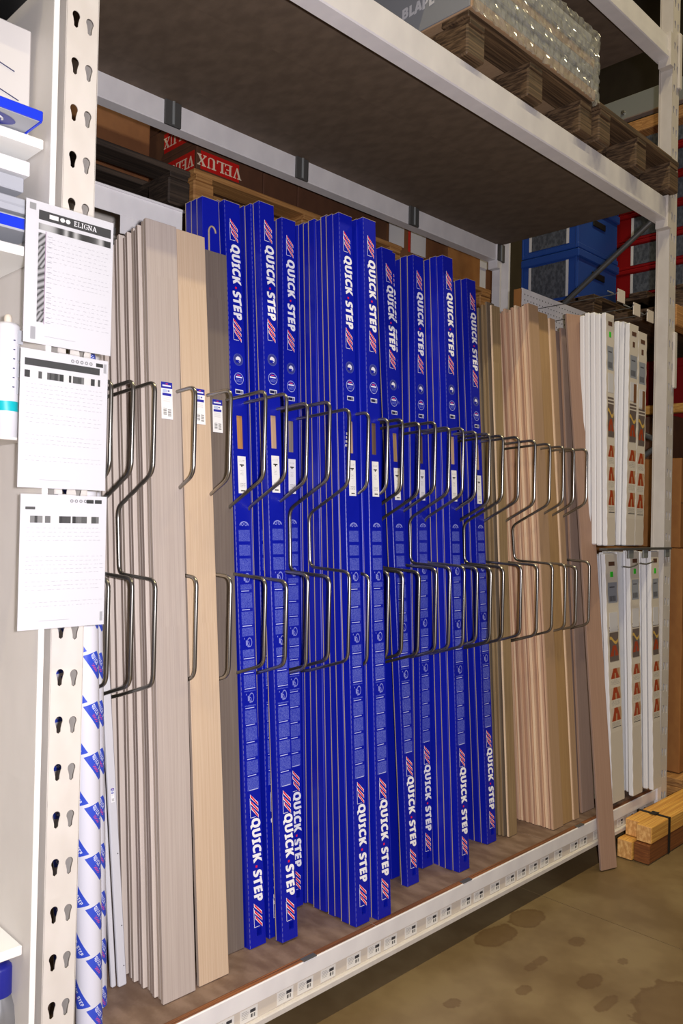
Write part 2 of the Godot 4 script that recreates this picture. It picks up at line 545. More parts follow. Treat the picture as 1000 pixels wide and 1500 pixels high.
func foam_tube_print() -> Image:           # slanted blue patches with white lettering on white film
	var w := 256
	var h := 256
	var glyph := {"Q": [7, 5, 5, 7, 1], "U": [5, 5, 5, 5, 7], "I": [2, 2, 2, 2, 2], "C": [7, 4, 4, 4, 7], "K": [5, 5, 6, 5, 5], "S": [7, 4, 7, 1, 7], "T": [7, 2, 2, 2, 2], "E": [7, 4, 6, 4, 7], "P": [7, 5, 7, 4, 4], " ": [0, 0, 0, 0, 0]}
	var words := "QUICK STEP"
	var img := Image.create(w, h, false, Image.FORMAT_RGB8)
	img.fill(Color(0.82, 0.82, 0.87))
	var ca := cos(deg_to_rad(56.0))
	var sa := sin(deg_to_rad(56.0))
	for y in h:
		for x in w:
			for k in [[64, 64], [192, 192]]:
				var mx := wrapf(x - k[0], -w / 2.0, w / 2.0) * 0.127 / w
				var my := wrapf(y - k[1], -h / 2.0, h / 2.0) * 0.115 / h
				var a := mx * ca + my * sa
				var b := -mx * sa + my * ca
				if absf(a + b * 0.35) < 0.034 and absf(b) < 0.0175:
					var c := Color(0.20, 0.30, 0.76)
					var col := int(floor((a + 0.030) / 0.006 * 4.0))
					var row := int(floor((b + 0.0075) / 0.010 * 5.0))
					if col >= 0 and col < 40 and row >= 0 and row < 5 and col % 4 < 3:
						if (int(glyph[words[col / 4]][row]) >> (2 - col % 4)) & 1:
							c = Color(0.86, 0.87, 0.94)
					elif b > 0.006 and b < 0.0125 and absf(a) < 0.011 and int((a + b + 0.1) / 0.0028) % 2 == 0:
						c = Color(0.78, 0.30, 0.55)
					img.set_pixel(x, y, c)
	return img

func floor_image() -> Image:
	var s := 768
	var img := Image.create(s, s, false, Image.FORMAT_RGB8)
	var n := FastNoiseLite.new()
	n.seed = 5
	n.frequency = 0.012
	n.fractal_octaves = 5
	var n2 := FastNoiseLite.new()
	n2.seed = 9
	n2.frequency = 0.09
	var stains := []
	for q in [[770, 1345, 0.085, 0.055], [725, 1370, 0.10, 0.05], [843, 1379, 0.034, 0.024], [790, 1407, 0.035, 0.018], [776, 1416, 0.03, 0.016], [862, 1437, 0.05, 0.03], [886, 1470, 0.055, 0.02], [985, 1475, 0.16, 0.11], [910, 1408, 0.022, 0.014], [765, 1450, 0.03, 0.02], [660, 1470, 0.03, 0.02]]:
		var p := at(q[0], q[1], 1, 0.0)
		stains.append([p.x, p.z, q[2], q[3]])
	for y in s:
		for x in s:
			var wx := 4.0 * x / s
			var wz := 4.0 * y / s - 2.0
			var v := n.get_noise_2d(x, y)
			var c := Color(0.49, 0.418, 0.298).lerp(Color(0.405, 0.330, 0.222), clampf(v * 1.3 + 0.5 + n2.get_noise_2d(x, y) * 0.18, 0.0, 1.0))
			if wx > 0.7 and wx < 2.7 and wz > -0.2 and wz < 1.2:
				for q in stains:
					var d := sqrt(pow((wx - q[0]) / q[2], 2) + pow((wz - q[1]) / q[3], 2)) + n2.get_noise_2d(x * 0.7, y * 0.7) * 0.22
					if d < 1.0:
						c = c.lerp(Color(0.29, 0.20, 0.115), 0.46 if d > 0.84 else 0.36)
						break
			img.set_pixel(x, y, c)
	return img

# ---------------------------------------------------------------- lettering
func text_mesh(words: String, f: Font, size: int, pixel: float, depth := 0.0004) -> TextMesh:
	var t := TextMesh.new()
	t.text = words
	t.font = f
	t.font_size = size
	t.pixel_size = pixel
	t.depth = depth
	t.curve_step = 2.0
	t.horizontal_alignment = HORIZONTAL_ALIGNMENT_CENTER
	t.vertical_alignment = VERTICAL_ALIGNMENT_CENTER
	return t

# ---------------------------------------------------------------- ready
func _ready() -> void:
	rng.seed = 20240
	# camera
	var fw := Vector3(cos(YAW) * cos(PITCH), sin(PITCH), -sin(YAW) * cos(PITCH))
	var rt := fw.cross(Vector3.UP).normalized()
	var up := rt.cross(fw)
	cam_fwd = fw
	cam_right = rt * cos(ROLL) - up * sin(ROLL)
	cam_up = up * cos(ROLL) + rt * sin(ROLL)
	var cam := Camera3D.new()
	cam.name = "camera"
	add_child(cam)
	cam.transform = Transform3D(Basis(cam_right, cam_up, -cam_fwd), EYE)
	cam.fov = rad_to_deg(2.0 * atan(750.0 / FOCAL))
	cam.near = 0.02
	cam.far = 60.0
	cam.current = true
	# environment
	var we := WorldEnvironment.new()
	we.name = "environment"
	var env := Environment.new()
	env.background_mode = Environment.BG_COLOR
	env.background_color = Color(0, 0, 0)
	env.tonemap_mode = Environment.TONE_MAPPER_LINEAR
	env.tonemap_exposure = 1.0
	env.sdfgi_enabled = true
	env.ssao_enabled = true
	env.ssil_enabled = true
	we.environment = env
	add_child(we)
	# the photographer's flash, held a hand's breadth to the right of the lens
	var flash := OmniLight3D.new()
	flash.name = "camera_flash"
	flash.light_color = Color(1.0, 0.98, 0.995)
	flash.light_energy = 6.7
	flash.light_size = 0.03
	flash.omni_range = 30.0
	flash.omni_attenuation = 2.0
	flash.shadow_enabled = true
	add_child(flash)
	flash.position = EYE + cam_right * 0.11 + cam_up * 0.03 - cam_fwd * 0.05
	# fluorescent strips over the aisle
	make_materials()
	for i in 4:
		ceiling_lamp(Vector3(-3.0 + i * 3.2, 8.4, 1.9), ordinal(i))

	font_bold = bold_font(0.9, 0.16)
	font_serif = SystemFont.new()
	font_serif.font_names = PackedStringArray(["Droid Serif"])
	build_hall()
	build_rack()
	build_neighbour()
	build_price_sheets()
	build_left_planks()
	build_cartons()
	build_dividers()
	build_right_planks()
	build_white_packs()
	build_background()
	build_top_load()
	build_timber()

func bold_font(embolden: float, slant: float) -> Font:
	var s := SystemFont.new()
	s.font_names = PackedStringArray(["Droid Sans"])
	s.font_weight = 800
	var v := FontVariation.new()
	v.base_font = s
	v.variation_embolden = embolden
	v.variation_transform = Transform2D(Vector2(1, 0), Vector2(slant, 1), Vector2.ZERO)
	return v

func ceiling_lamp(where: Vector3, which: String) -> void:
	var t := thing("ceiling_lamp", "long fluorescent lamp above the aisle, %s from the shelving unit end" % which, "lamp", where, "ceiling lamps above the aisle")
	part("housing", box_mesh(Vector3(-0.8, 0.03, -0.09), Vector3(0.8, 0.1, 0.09), 0.01), M.white_paint, t)
	part("lamp_tube", tube_mesh([Vector3(-0.75, 0.0, 0), Vector3(0.75, 0.0, 0)], 0.018, 10), M.lamp_tube, t)
	part("hanger_rod", tube_mesh([Vector3(-0.6, 0.1, 0), Vector3(-0.6, 1.05, 0)], 0.006, 6), M.dark_steel, t)
	part("hanger_rod", tube_mesh([Vector3(0.6, 0.1, 0), Vector3(0.6, 1.05, 0)], 0.006, 6), M.dark_steel, t)
	var a := AreaLight3D.new()
	a.name = "lamp_glow"
	a.area_size = Vector2(1.5, 0.06)
	a.light_color = Color(1.0, 0.93, 0.74)
	a.light_energy = 13.5
	a.area_range = 30.0
	a.area_attenuation = 2.0
	a.shadow_enabled = true
	t.add_child(a)
	a.position = Vector3(0, -0.025, 0)
	a.rotation = Vector3(-PI / 2, 0, 0)

# ---------------------------------------------------------------- hall
func build_hall() -> void:
	var fm := mat("concrete", Color.WHITE, 0.42)
	fm.albedo_texture = tex(floor_image())
	var x0 := -5.0
	var x1 := 9.0
	var z0 := -4.0
	var z1 := 6.0
	var fl := Node3D.new()
	fl.name = "floor"
	add_child(fl)
	fl.set_meta("kind", "structure")
	for s in [[x0, 1.8785], [1.8815, x1]]:
		for q in [[z0, 1.0], [1.003, z1]]:
			var st := begin()
			face_uv(st, [Vector3(s[0], 0, q[0]), Vector3(s[1], 0, q[0]), Vector3(s[1], 0, q[1]), Vector3(s[0], 0, q[1])], [Vector2(s[0] / 4, (q[0] + 2) / 4), Vector2(s[1] / 4, (q[0] + 2) / 4), Vector2(s[1] / 4, (q[1] + 2) / 4), Vector2(s[0] / 4, (q[1] + 2) / 4)], Vector3.UP)
			for e in [[Vector3(s[0], 0, q[0]), Vector3(s[0], 0, q[1])], [Vector3(s[1], 0, q[0]), Vector3(s[1], 0, q[1])], [Vector3(s[0], 0, q[0]), Vector3(s[1], 0, q[0])], [Vector3(s[0], 0, q[1]), Vector3(s[1], 0, q[1])]]:
				face_uv(st, [e[0], e[1], e[1] - Vector3(0, 0.15, 0), e[0] - Vector3(0, 0.15, 0)], [Vector2(0.1, 0.1), Vector2(0.2, 0.1), Vector2(0.2, 0.13), Vector2(0.1, 0.13)], e[0])
			part("slab", done(st), fm, fl)
	part("slab_bed", box_mesh(Vector3(x0, -0.3, z0), Vector3(x1, -0.012, z1), 0.0), M.black_pallet, fl)
	struct("ceiling", box_mesh(Vector3(x0, 9.5, z0), Vector3(x1, 9.7, z1), 0.0), M.hall_ceiling)
	struct("wall_back", box_mesh(Vector3(x0, 0, z0 - 0.2), Vector3(x1, 9.5, z0), 0.0), M.hall_wall)
	struct("wall_front", box_mesh(Vector3(x0, 0, z1), Vector3(x1, 9.5, z1 + 0.2), 0.0), M.hall_wall)
	struct("wall_left", box_mesh(Vector3(x0 - 0.2, 0, z0), Vector3(x0, 9.5, z1), 0.0), M.hall_wall)
	struct("wall_right", box_mesh(Vector3(x1, 0, z0), Vector3(x1 + 0.2, 9.5, z1), 0.0), M.hall_wall)

# ---------------------------------------------------------------- rack
# one front plate of an upright with two columns of keyholes
func keyhole_plate(w: float, y0: float, y1: float, pitch: float, t: float) -> ArrayMesh:
	var st := begin()
	var hole := []
	for k in 11:
		var a := deg_to_rad(-36.0 + 252.0 * k / 10.0)
		hole.append(Vector2(cos(a) * 0.0088, sin(a) * 0.0098 + 0.007))
	for q in [[-0.0050, -0.008], [-0.0046, -0.016], [0.0, -0.0195], [0.0046, -0.016], [0.0050, -0.008]]:
		hole.append(Vector2(q[0], q[1]))
	var rows := int(ceil((y1 - y0) / pitch))
	for r in rows:
		for side in 2:
			var cx := w * (0.30 if side == 0 else 0.72)
			var xa := 0.0 if side == 0 else w * 0.51
			var xb := w * 0.51 if side == 0 else w
			var cy := y0 + (r + 0.5) * pitch + (0.0 if side == 0 else -0.004)
			var ya := y0 + r * pitch
			var yb := ya + pitch
			var outer := []
			for k in 16:
				var d: Vector2 = (hole[k] as Vector2).normalized()
				var sx := ((xb - cx) / d.x) if d.x > 0.0001 else (((xa - cx) / d.x) if d.x < -0.0001 else 1e6)
				var sy := ((yb - cy) / d.y) if d.y > 0.0001 else (((ya - cy) / d.y) if d.y < -0.0001 else 1e6)
				outer.append(Vector2(cx, cy) + d * minf(sx, sy))
			for k in 16:
				var k2 := (k + 1) % 16
				var h1: Vector2 = hole[k] + Vector2(cx, cy)
				var h2: Vector2 = hole[k2] + Vector2(cx, cy)
				var o1: Vector2 = outer[k]
				var o2: Vector2 = outer[k2]
				quad_n(st, Vector3(h1.x, h1.y, 0), Vector3(h2.x, h2.y, 0), Vector3(o2.x, o2.y, 0), Vector3(o1.x, o1.y, 0), Vector3.BACK)
				quad_n(st, Vector3(h1.x, h1.y, -t), Vector3(h2.x, h2.y, -t), Vector3(o2.x, o2.y, -t), Vector3(o1.x, o1.y, -t), Vector3.FORWARD)
				quad_n(st, Vector3(h1.x, h1.y, 0), Vector3(h2.x, h2.y, 0), Vector3(h2.x, h2.y, -t), Vector3(h1.x, h1.y, -t), Vector3(-h1.x + cx, -h1.y + cy, 0))
				# corners of the cell that the rays skip
				if absf(o1.x - o2.x) > 0.0001 and absf(o1.y - o2.y) > 0.0001:
					var corner := Vector2(xb if o1.x + o2.x > 2.0 * cx else xa, yb if o1.y + o2.y > 2.0 * cy else ya)
					tri_n(st, Vector3(o1.x, o1.y, 0), Vector3(o2.x, o2.y, 0), Vector3(corner.x, corner.y, 0), Vector3.BACK)
					tri_n(st, Vector3(o1.x, o1.y, -t), Vector3(o2.x, o2.y, -t), Vector3(corner.x, corner.y, -t), Vector3.FORWARD)
	return done(st)

func upright(parent: Node3D, x: float, z: float, w: float, depth: float, height: float, m: Material, facing := 1.0) -> void:
	var u := Node3D.new()
	u.name = "upright"
	parent.add_child(u, true)
	u.position = Vector3(x, 0, z)
	if facing < 0.0:
		u.rotation.y = PI
		u.position.x = x + w
	part("web", keyhole_plate(w, 0.012, height, 0.0986, 0.002), m, u)
	var st := begin()
	for s in [0.0, w - 0.003]:
		add_box(st, Vector3(s, 0.0, -depth), Vector3(s + 0.003, height, 0.0), 0.001)
	add_box(st, Vector3(-0.012, 0.0, -depth - 0.003), Vector3(0.003, height, -depth), 0.001)
	add_box(st, Vector3(w - 0.003, 0.0, -depth - 0.003), Vector3(w + 0.012, height, -depth), 0.001)
	part("flange", done(st), m, u)
	part("foot_plate", box_mesh(Vector3(-0.02, 0.0, -depth - 0.02), Vector3(w + 0.02, 0.006, 0.015), 0.001), m, u)

func beam(parent: Node3D, y0: float, y1: float, z0: float, z1: float, m: Material) -> MeshInstance3D:
	return part("beam", box_mesh(Vector3(0.004, y0, z0), Vector3(BAY - 0.004, y1, z1), 0.004), m, parent)

func connector(parent: Node3D, x: float, y0: float, y1: float, z: float, m: Material) -> void:
	part("connector", box_mesh(Vector3(x - 0.02, y0, z - 0.055), Vector3(x + 0.02, y1, z + 0.004), 0.002), m, parent)

func build_rack() -> void:
	var rack := thing("pallet_rack", "white steel pallet rack holding the upright cartons and planks", "rack")
	var uw := 0.0735
	upright(rack, -uw, 0.0, uw, 0.055, 4.3, M.cream_paint)
	upright(rack, BAY, 0.0, uw, 0.055, 4.3, M.cream_paint)
	upright(rack, BAY, -0.975, uw, 0.055, 4.3, M.white_paint, -1.0)
	upright(rack, -uw, -0.975, uw, 0.055, 4.3, M.white_paint, -1.0)
	# bottom front beam: white lip above, recessed rail, cream lip below
	var st := begin()
	add_box(st, Vector3(0.004, 0.152, -0.05), Vector3(BAY - 0.004, 0.1985, 0.0), 0.002)
	add_box(st, Vector3(0.004, 0.092, -0.05), Vector3(BAY - 0.004, 0.152, -0.012), 0.001)
	part("beam", done(st), M.white_paint, rack)
	part("beam_lip", box_mesh(Vector3(0.004, 0.092, -0.012), Vector3(BAY - 0.004, 0.111, 0.006), 0.003), M.cream_paint, rack)
	beam(rack, 0.092, 0.195, -0.92, -0.97, M.white_paint)
	# price rail with tags
	var rail := part("price_rail", box_mesh(Vector3(0.01, 0.111, -0.012), Vector3(BAY - 0.01, 0.150, -0.006), 0.001), M.warm_carton, rack)
	var tagm := mat("price_tag_print", Color.WHITE, 0.5)
	tagm.albedo_texture = tex(price_tag_print())
	var tag_sheet := sheet_mesh(0.056, 0.033, 0.0008)
	var tx := 0.16
	while tx < 2.72:
		part("price_tag", tag_sheet, tagm, rail, Vector3(tx, 0.113 + rng.randf() * 0.002, -0.0058))
		tx += 0.072 + (rng.randf() * 0.05 if rng.randf() < 0.6 else 0.0)
	# bottom deck, boards side by side, laid behind the beam lip
	var seg := [0.004, 0.95, 1.9, BAY - 0.004]
	for i in 3:
		st = begin()
		add_box(st, Vector3(seg[i] + 0.001, 0.178, -0.915), Vector3(seg[i + 1] - 0.001, DECK, -0.051), 0.0005)
		add_box(st, Vector3(seg[i] + 0.001, 0.1986, -0.052), Vector3(seg[i + 1] - 0.001, DECK, -0.022), 0.0003)
		var d := part("deck_board", done(st), M.ply_top, rack)
		part("board_edge", box_mesh(Vector3(seg[i] + 0.001, 0.1986, -0.0224), Vector3(seg[i + 1] - 0.001, DECK + 0.0002, -0.004), 0.001), M.ply_edge, d)
	# retaining clips on the front lip
	for px in [455, 560 + 365 / 3.0 + 4, 852]:
		var p := at(px, 1412.0 - (px - 440.0) * 0.49, 1, 0.2)
		part("deck_clip", box_mesh(Vector3(p.x - 0.024, 0.199, -0.016), Vector3(p.x + 0.024, 0.2025, 0.001), 0.0008), M.dark_steel, rack)
	# upper level
	var hub := 2.789
	var hut := 2.8886
	beam(rack, hub, hut, -0.065, 0.0, M.white_paint)
	var rear := beam(rack, hub + 0.008, hut + 0.004, -0.985, -0.925, M.white_paint)
	rear.name = "rear_beam"
	part("upper_board", box_mesh(Vector3(0.005, hut - 0.008, -0.93), Vector3(BAY - 0.005, hut + 0.014, -0.02), 0.001), M.hardboard, rack)
	# hanging straps over the rear beam
	for px in [[253, 165], [442, 243], [606, 309], [733, 363]]:
		var p := at(px[0], px[1], 2, -0.92)
		var c := part("strap_clip", box_mesh(Vector3(p.x - 0.034, hub + 0.004, -0.925), Vector3(p.x + 0.034, hut + 0.0, -0.914), 0.002), M.dark_steel, rack)
		part("rib", tube_mesh([Vector3(p.x, hub + 0.008, -0.914), Vector3(p.x, hut - 0.004, -0.914)], 0.006, 8), M.zinc, c)
	# next level up
	var h2 := 3.53
	st = begin()
	add_box(st, Vector3(0.004, h2, -0.065), Vector3(BAY - 0.004, h2 + 0.035, 0.0), 0.004)
	add_box(st, Vector3(0.004, h2 + 0.03, -0.065), Vector3(BAY - 0.004, h2 + 0.105, -0.006), 0.003)
	part("beam", done(st), M.white_paint, rack)
	beam(rack, h2, h2 + 0.1, -0.985, -0.925, M.white_paint)
	part("upper_board", box_mesh(Vector3(0.004, h2 + 0.092, -0.93), Vector3(BAY - 0.004, h2 + 0.112, -0.02), 0.001), M.hardboard, rack)
	for x in [0.0, BAY]:
		var s := 1.0 if x == 0.0 else -1.0
		connector(rack, x + s * 0.02, 0.06, 0.215, 0.004, M.white_paint)
		connector(rack, x + s * 0.02, hub - 0.035, hut + 0.012, 0.004, M.cream_paint)
		connector(rack, x + s * 0.02, h2 - 0.035, h2 + 0.12, 0.004, M.cream_paint)
		connector(rack, x + s * 0.02, hub - 0.035, hut + 0.012, -0.92, M.white_paint)
	# frame bracing at the right end
	var bx := BAY + 0.035
	for b in [[-0.05, 2.86, -0.94, 2.25], [-0.06, 1.79, -0.94, 2.25], [-0.06, 1.76, -0.94, 1.15], [-0.05, 0.55, -0.94, 1.15]]:
		part("brace", tube_mesh([Vector3(bx, b[1], b[0]), Vector3(bx, b[3], b[2])], 0.013, 10), M.dark_steel, rack)
	for b in [[-0.05, 2.0, -0.94, 2.5], [-0.05, 1.4, -0.94, 2.0]]:
		part("brace", tube_mesh([Vector3(-0.04, b[1], b[0]), Vector3(-0.04, b[3], b[2])], 0.013, 10), M.dark_steel, rack)
	# splice plate on the right upright front
	part("splice_plate", box_mesh(Vector3(BAY + 0.05, 2.03, 0.0), Vector3(BAY + 0.078, 2.29, 0.012), 0.003), M.cream_paint, rack)
	part("splice_plate", box_mesh(Vector3(BAY + 0.05, 3.42, 0.0), Vector3(BAY + 0.078, 3.68, 0.012), 0.003), M.cream_paint, rack)

	# short white rail behind the grey planks
	var r := thing("cross_rail", "short white steel rail with a notch behind the grey planks", "rail", Vector3(0.10, 2.20, -0.62))
	st = begin()
	add_box(st, Vector3(0.0, 0.095, 0.0), Vector3(0.53, 0.165, 0.004), 0.001)
	add_box(st, Vector3(0.31, 0.04, 0.0), Vector3(0.53, 0.096, 0.004), 0.001)
	part("plate", done(st), M.white_paint, r)
	part("top_lip", box_mesh(Vector3(0.0, 0.163, -0.03), Vector3(0.54, 0.170, 0.012), 0.002), M.white_paint, r)
	part("shelf_edge", box_mesh(Vector3(0.0, 0.035, -0.05), Vector3(0.3, 0.055, -0.004), 0.001), M.dark_steel, r)
	part("post", box_mesh(Vector3(0.46, -2.0, -0.05), Vector3(0.50, 0.16, -0.006), 0.002), M.white_paint, r)

# ---------------------------------------------------------------- shelving left of the upright
func build_neighbour() -> void:
	var u := thing("shelving_unit", "cream shelving unit with white shelves left of the perforated upright", "shelving", Vector3(-0.1, 0, 0))
	part("side_panel", box_mesh(Vector3(-0.006, 0.0, -0.55), Vector3(0.004, 3.2, 0.012), 0.002), M.panel_paint, u)
	part("edge_trim", box_mesh(Vector3(-0.007, 0.0, 0.012), Vector3(0.005, 3.2, 0.016), 0.001), M.melamine, u)
	part("back_panel", box_mesh(Vector3(-0.9, 0.0, -0.56), Vector3(0.004, 3.2, -0.55), 0.001), M.panel_paint, u)
	for y in [2.137, 1.91, 0.483, 0.12]:
		part("shelf", box_mesh(Vector3(-0.9, y, -0.55), Vector3(-0.008, y + 0.020, -0.02 if y != 2.137 else -0.015), 0.002), M.melamine, u)
	part("shelf", box_mesh(Vector3(-0.9, 1.535, -0.55), Vector3(-0.008, 1.541, -0.03), 0.001), M.panel_paint, u)
	part("top_shelf", box_mesh(Vector3(-0.9, 2.47, -0.55), Vector3(-0.02, 2.5, -0.03), 0.002), M.black_plastic, u)

	var t := thing("storage_carton", "white carton with pen marks on the top shelf beside the upright", "box", Vector3(-0.115, 2.157, -0.07))
	part("body", box_mesh(Vector3(-0.30, 0, -0.30), Vector3(0, 0.245, 0), 0.003), mat("chalk_carton", Color(0.78, 0.765, 0.755), 0.6), t)
	for s in [[-0.075, 0.155, -0.035, 0.145], [-0.07, 0.155, -0.068, 0.125], [-0.07, 0.10, -0.025, 0.088], [-0.07, 0.10, -0.068, 0.085], [-0.09, 0.085, -0.08, 0.115], [-0.08, 0.115, -0.074, 0.09]]:
		part("pen_stroke", tube_mesh([Vector3(s[0], s[1], 0.0006), Vector3(s[2], s[3], 0.0006)], 0.0012, 5), M.pen_ink, t)

	t = thing("display_tray", "blue edged display tray with an oval emblem under it", "tray", Vector3(-0.142, 2.160, 0.05))
	part("lip", box_mesh(Vector3(-0.30, 0.0, -0.002), Vector3(0.0, 0.020, 0.004), 0.0015), M.bright_blue, t)
	part("side_lip", box_mesh(Vector3(-0.004, -0.002, -0.10), Vector3(0.0, 0.018, -0.001), 0.001), M.bright_blue, t)
	var pan := part("pan", box_mesh(Vector3(-0.30, 0.0, -0.10), Vector3(-0.004, 0.004, -0.002), 0.001), M.tray_grey, t)
	var st := begin()
	for k in 24:
		var a := TAU * k / 24.0
		var b := TAU * (k + 1) / 24.0
		tri_n(st, Vector3(-0.10, -0.0006, -0.045), Vector3(-0.10 + cos(a) * 0.065, -0.0006, -0.045 + sin(a) * 0.03), Vector3(-0.10 + cos(b) * 0.065, -0.0006, -0.045 + sin(b) * 0.03), Vector3.DOWN)
	part("emblem", done(st), M.cap_blue, pan)
	for k in 2:
		var rp := []
		for i in 15:
			var a := PI * 1.3 * i / 14.0 + k * 0.8
			rp.append(Vector3(-0.075 - k * 0.05 + cos(a) * 0.014, -0.001, -0.045 + sin(a) * 0.012))
		part("emblem_stroke", tube_mesh(rp, 0.0025, 5), M.stripe_white, pan)

	for k in 4:
		t = thing("flat_carton", ["pale flat carton on top of the pile beside the price sheet", "grey flat carton second from the top of the pile", "grey flat carton third from the top of the pile", "grey flat carton with a blue label at the bottom of its pile"][k], "box", Vector3(-0.118 - (0.012 if k == 1 else 0.0) + (0.014 if k > 1 else 0.0), 2.085 - k * 0.037 - (0.01 if k > 1 else 0.0), -0.045 + (0.01 if k > 1 else 0.0)), "flat cartons on the second shelf")
		part("body", box_mesh(Vector3(-0.25, 0, -0.25), Vector3(-0.004, 0.030, 0), 0.002), M.white_carton if k == 0 else M.box_grey, t)
		if k == 3:
			part("label", box_mesh(Vector3(-0.2, 0.004, 0.0), Vector3(-0.02, 0.026, 0.001), 0.0), M.bright_blue, t)
		if k == 2:
			part("tape", box_mesh(Vector3(-0.25, 0.012, 0.0), Vector3(-0.004, 0.016, 0.0008), 0.0), M.tray_grey, t)

	t = thing("sealant_cartridge", "white sealant cartridge with a teal band behind the sheets", "cartridge", Vector3(-0.158, 1.541, -0.05))
	part("body", lathe_mesh([Vector2(0, 0), Vector2(0.0245, 0), Vector2(0.0245, 0.225), Vector2(0.021, 0.232), Vector2(0.006, 0.233)], 24), M.white_profile, t)
	part("nozzle_cap", lathe_mesh([Vector2(0.008, 0.232), Vector2(0.008, 0.244), Vector2(0.006, 0.25), Vector2(0, 0.252)], 16), M.warm_carton, t)
	part("band", lathe_mesh([Vector2(0.0247, 0.052), Vector2(0.0247, 0.072)], 24), M.teal, t)
	for k in 4:
		part("text_block", box_mesh(Vector3(0.011, 0.088 + k * 0.034, 0.0195), Vector3(0.0225, 0.116 + k * 0.034, 0.0222), 0.0), M.tray_grey, t)
	for k in 6:
		part("mark", box_mesh(Vector3(0.002, 0.10 + k * 0.019, 0.0235), Vector3(0.006, 0.102 + k * 0.019, 0.0248), 0.0), M.pen_ink, t)

	t = thing("silver_bottle", "silver bottle with a blue cap under the low shelf", "bottle", Vector3(-0.128, 0.14, -0.09))
	part("body", lathe_mesh([Vector2(0, 0), Vector2(0.044, 0), Vector2(0.046, 0.02), Vector2(0.046, 0.195), Vector2(0.040, 0.225), Vector2(0.026, 0.245), Vector2(0.024, 0.25)], 28), M.silver_plastic, t)
	part("cap", lathe_mesh([Vector2(0.030, 0.245), Vector2(0.030, 0.300), Vector2(0.027, 0.306), Vector2(0, 0.306)], 28), M.cap_blue, t)
	part("bottle_label", lathe_mesh([Vector2(0.0463, 0.05), Vector2(0.0463, 0.175)], 28), M.white_profile, t)

# ---------------------------------------------------------------- price sheets
func build_price_sheets() -> void:
	var corners := [[[45, 300], [168, 328], [33, 505], [157, 521]], [[30, 508], [160, 530], [25, 715], [153, 719]], [[27, 718], [158, 728], [25, 924], [155, 914]]]
	var labels := ["price sheet with a dark header and a column of pictures on the upright", "price sheet with one solid grey header bar on the upright", "price sheet with two small black logos, lowest on the upright"]
	for k in 3:
		var z := 0.022
		var a := at(corners[k][2][0], corners[k][2][1], 2, z)
		var b := at(corners[k][1][0], corners[k][1][1], 2, z)
		var c := at(corners[k][3][0], corners[k][3][1], 2, z)
		var w := b.x - a.x - 0.003
		var h := (b.y - c.y)
		var t := thing("price_sheet", labels[k], "price sheet", Vector3(a.x, c.y, z), "price sheets hung on the upright")
		t.rotation.z = [-0.045, -0.012, 0.02][k] * 0.0
		var pm := mat("sheet_print_%d" % k, Color.WHITE, 0.5)
		pm.albedo_texture = tex(price_sheet_print(k))
		part("paper", sheet_mesh(w, h, 0.0006), pm, t)
		part("sleeve", box_mesh(Vector3(-0.004, -0.002, 0.0014), Vector3(w + 0.003, h + 0.003, 0.0018), 0.0), M.clear_sleeve, t)
		part("sleeve_clip", box_mesh(Vector3(w * 0.42, h - 0.006, -0.020), Vector3(w * 0.62, h + 0.002, -0.001), 0.001), M.stripe_white, t)
		if k == 0:
			var tm := part("heading", text_mesh("ELIGNA", font_serif, 32, 0.00042), M.white_ink, t, Vector3(w * 0.66, h * 0.912, 0.0010))
			tm.name = "heading"

# ---------------------------------------------------------------- planks at the left
func lean(node: Node3D, dz: float, length: float) -> void:
	node.rotation.x = -asin(clampf(dz / length, -1.0, 1.0))

func plank(called: String, label: String, x: float, z: float, w: float, t: float, length: float, dz: float, face: Material, edge: Material, group := "", category := "plank") -> Node3D:
	var o := thing(called, label, category, Vector3(x, DECK + 0.002, z), group)
	part("face", box_mesh(Vector3(0.0, 0.0, -t * 0.25), Vector3(w, length, 0.0), 0.0008), face, o)
	part("core", box_mesh(Vector3(0.0008, 0.0, -t), Vector3(w - 0.0008, length, -t * 0.25), 0.0006), edge, o)
	lean(o, dz, length)
	return o

func sticker(parent: Node3D, x: float, y: float, w: float, h: float, m: Material) -> void:
	part("sticker", sheet_mesh(w, h, 0.0005), m, parent, Vector3(x, y, 0.0003))

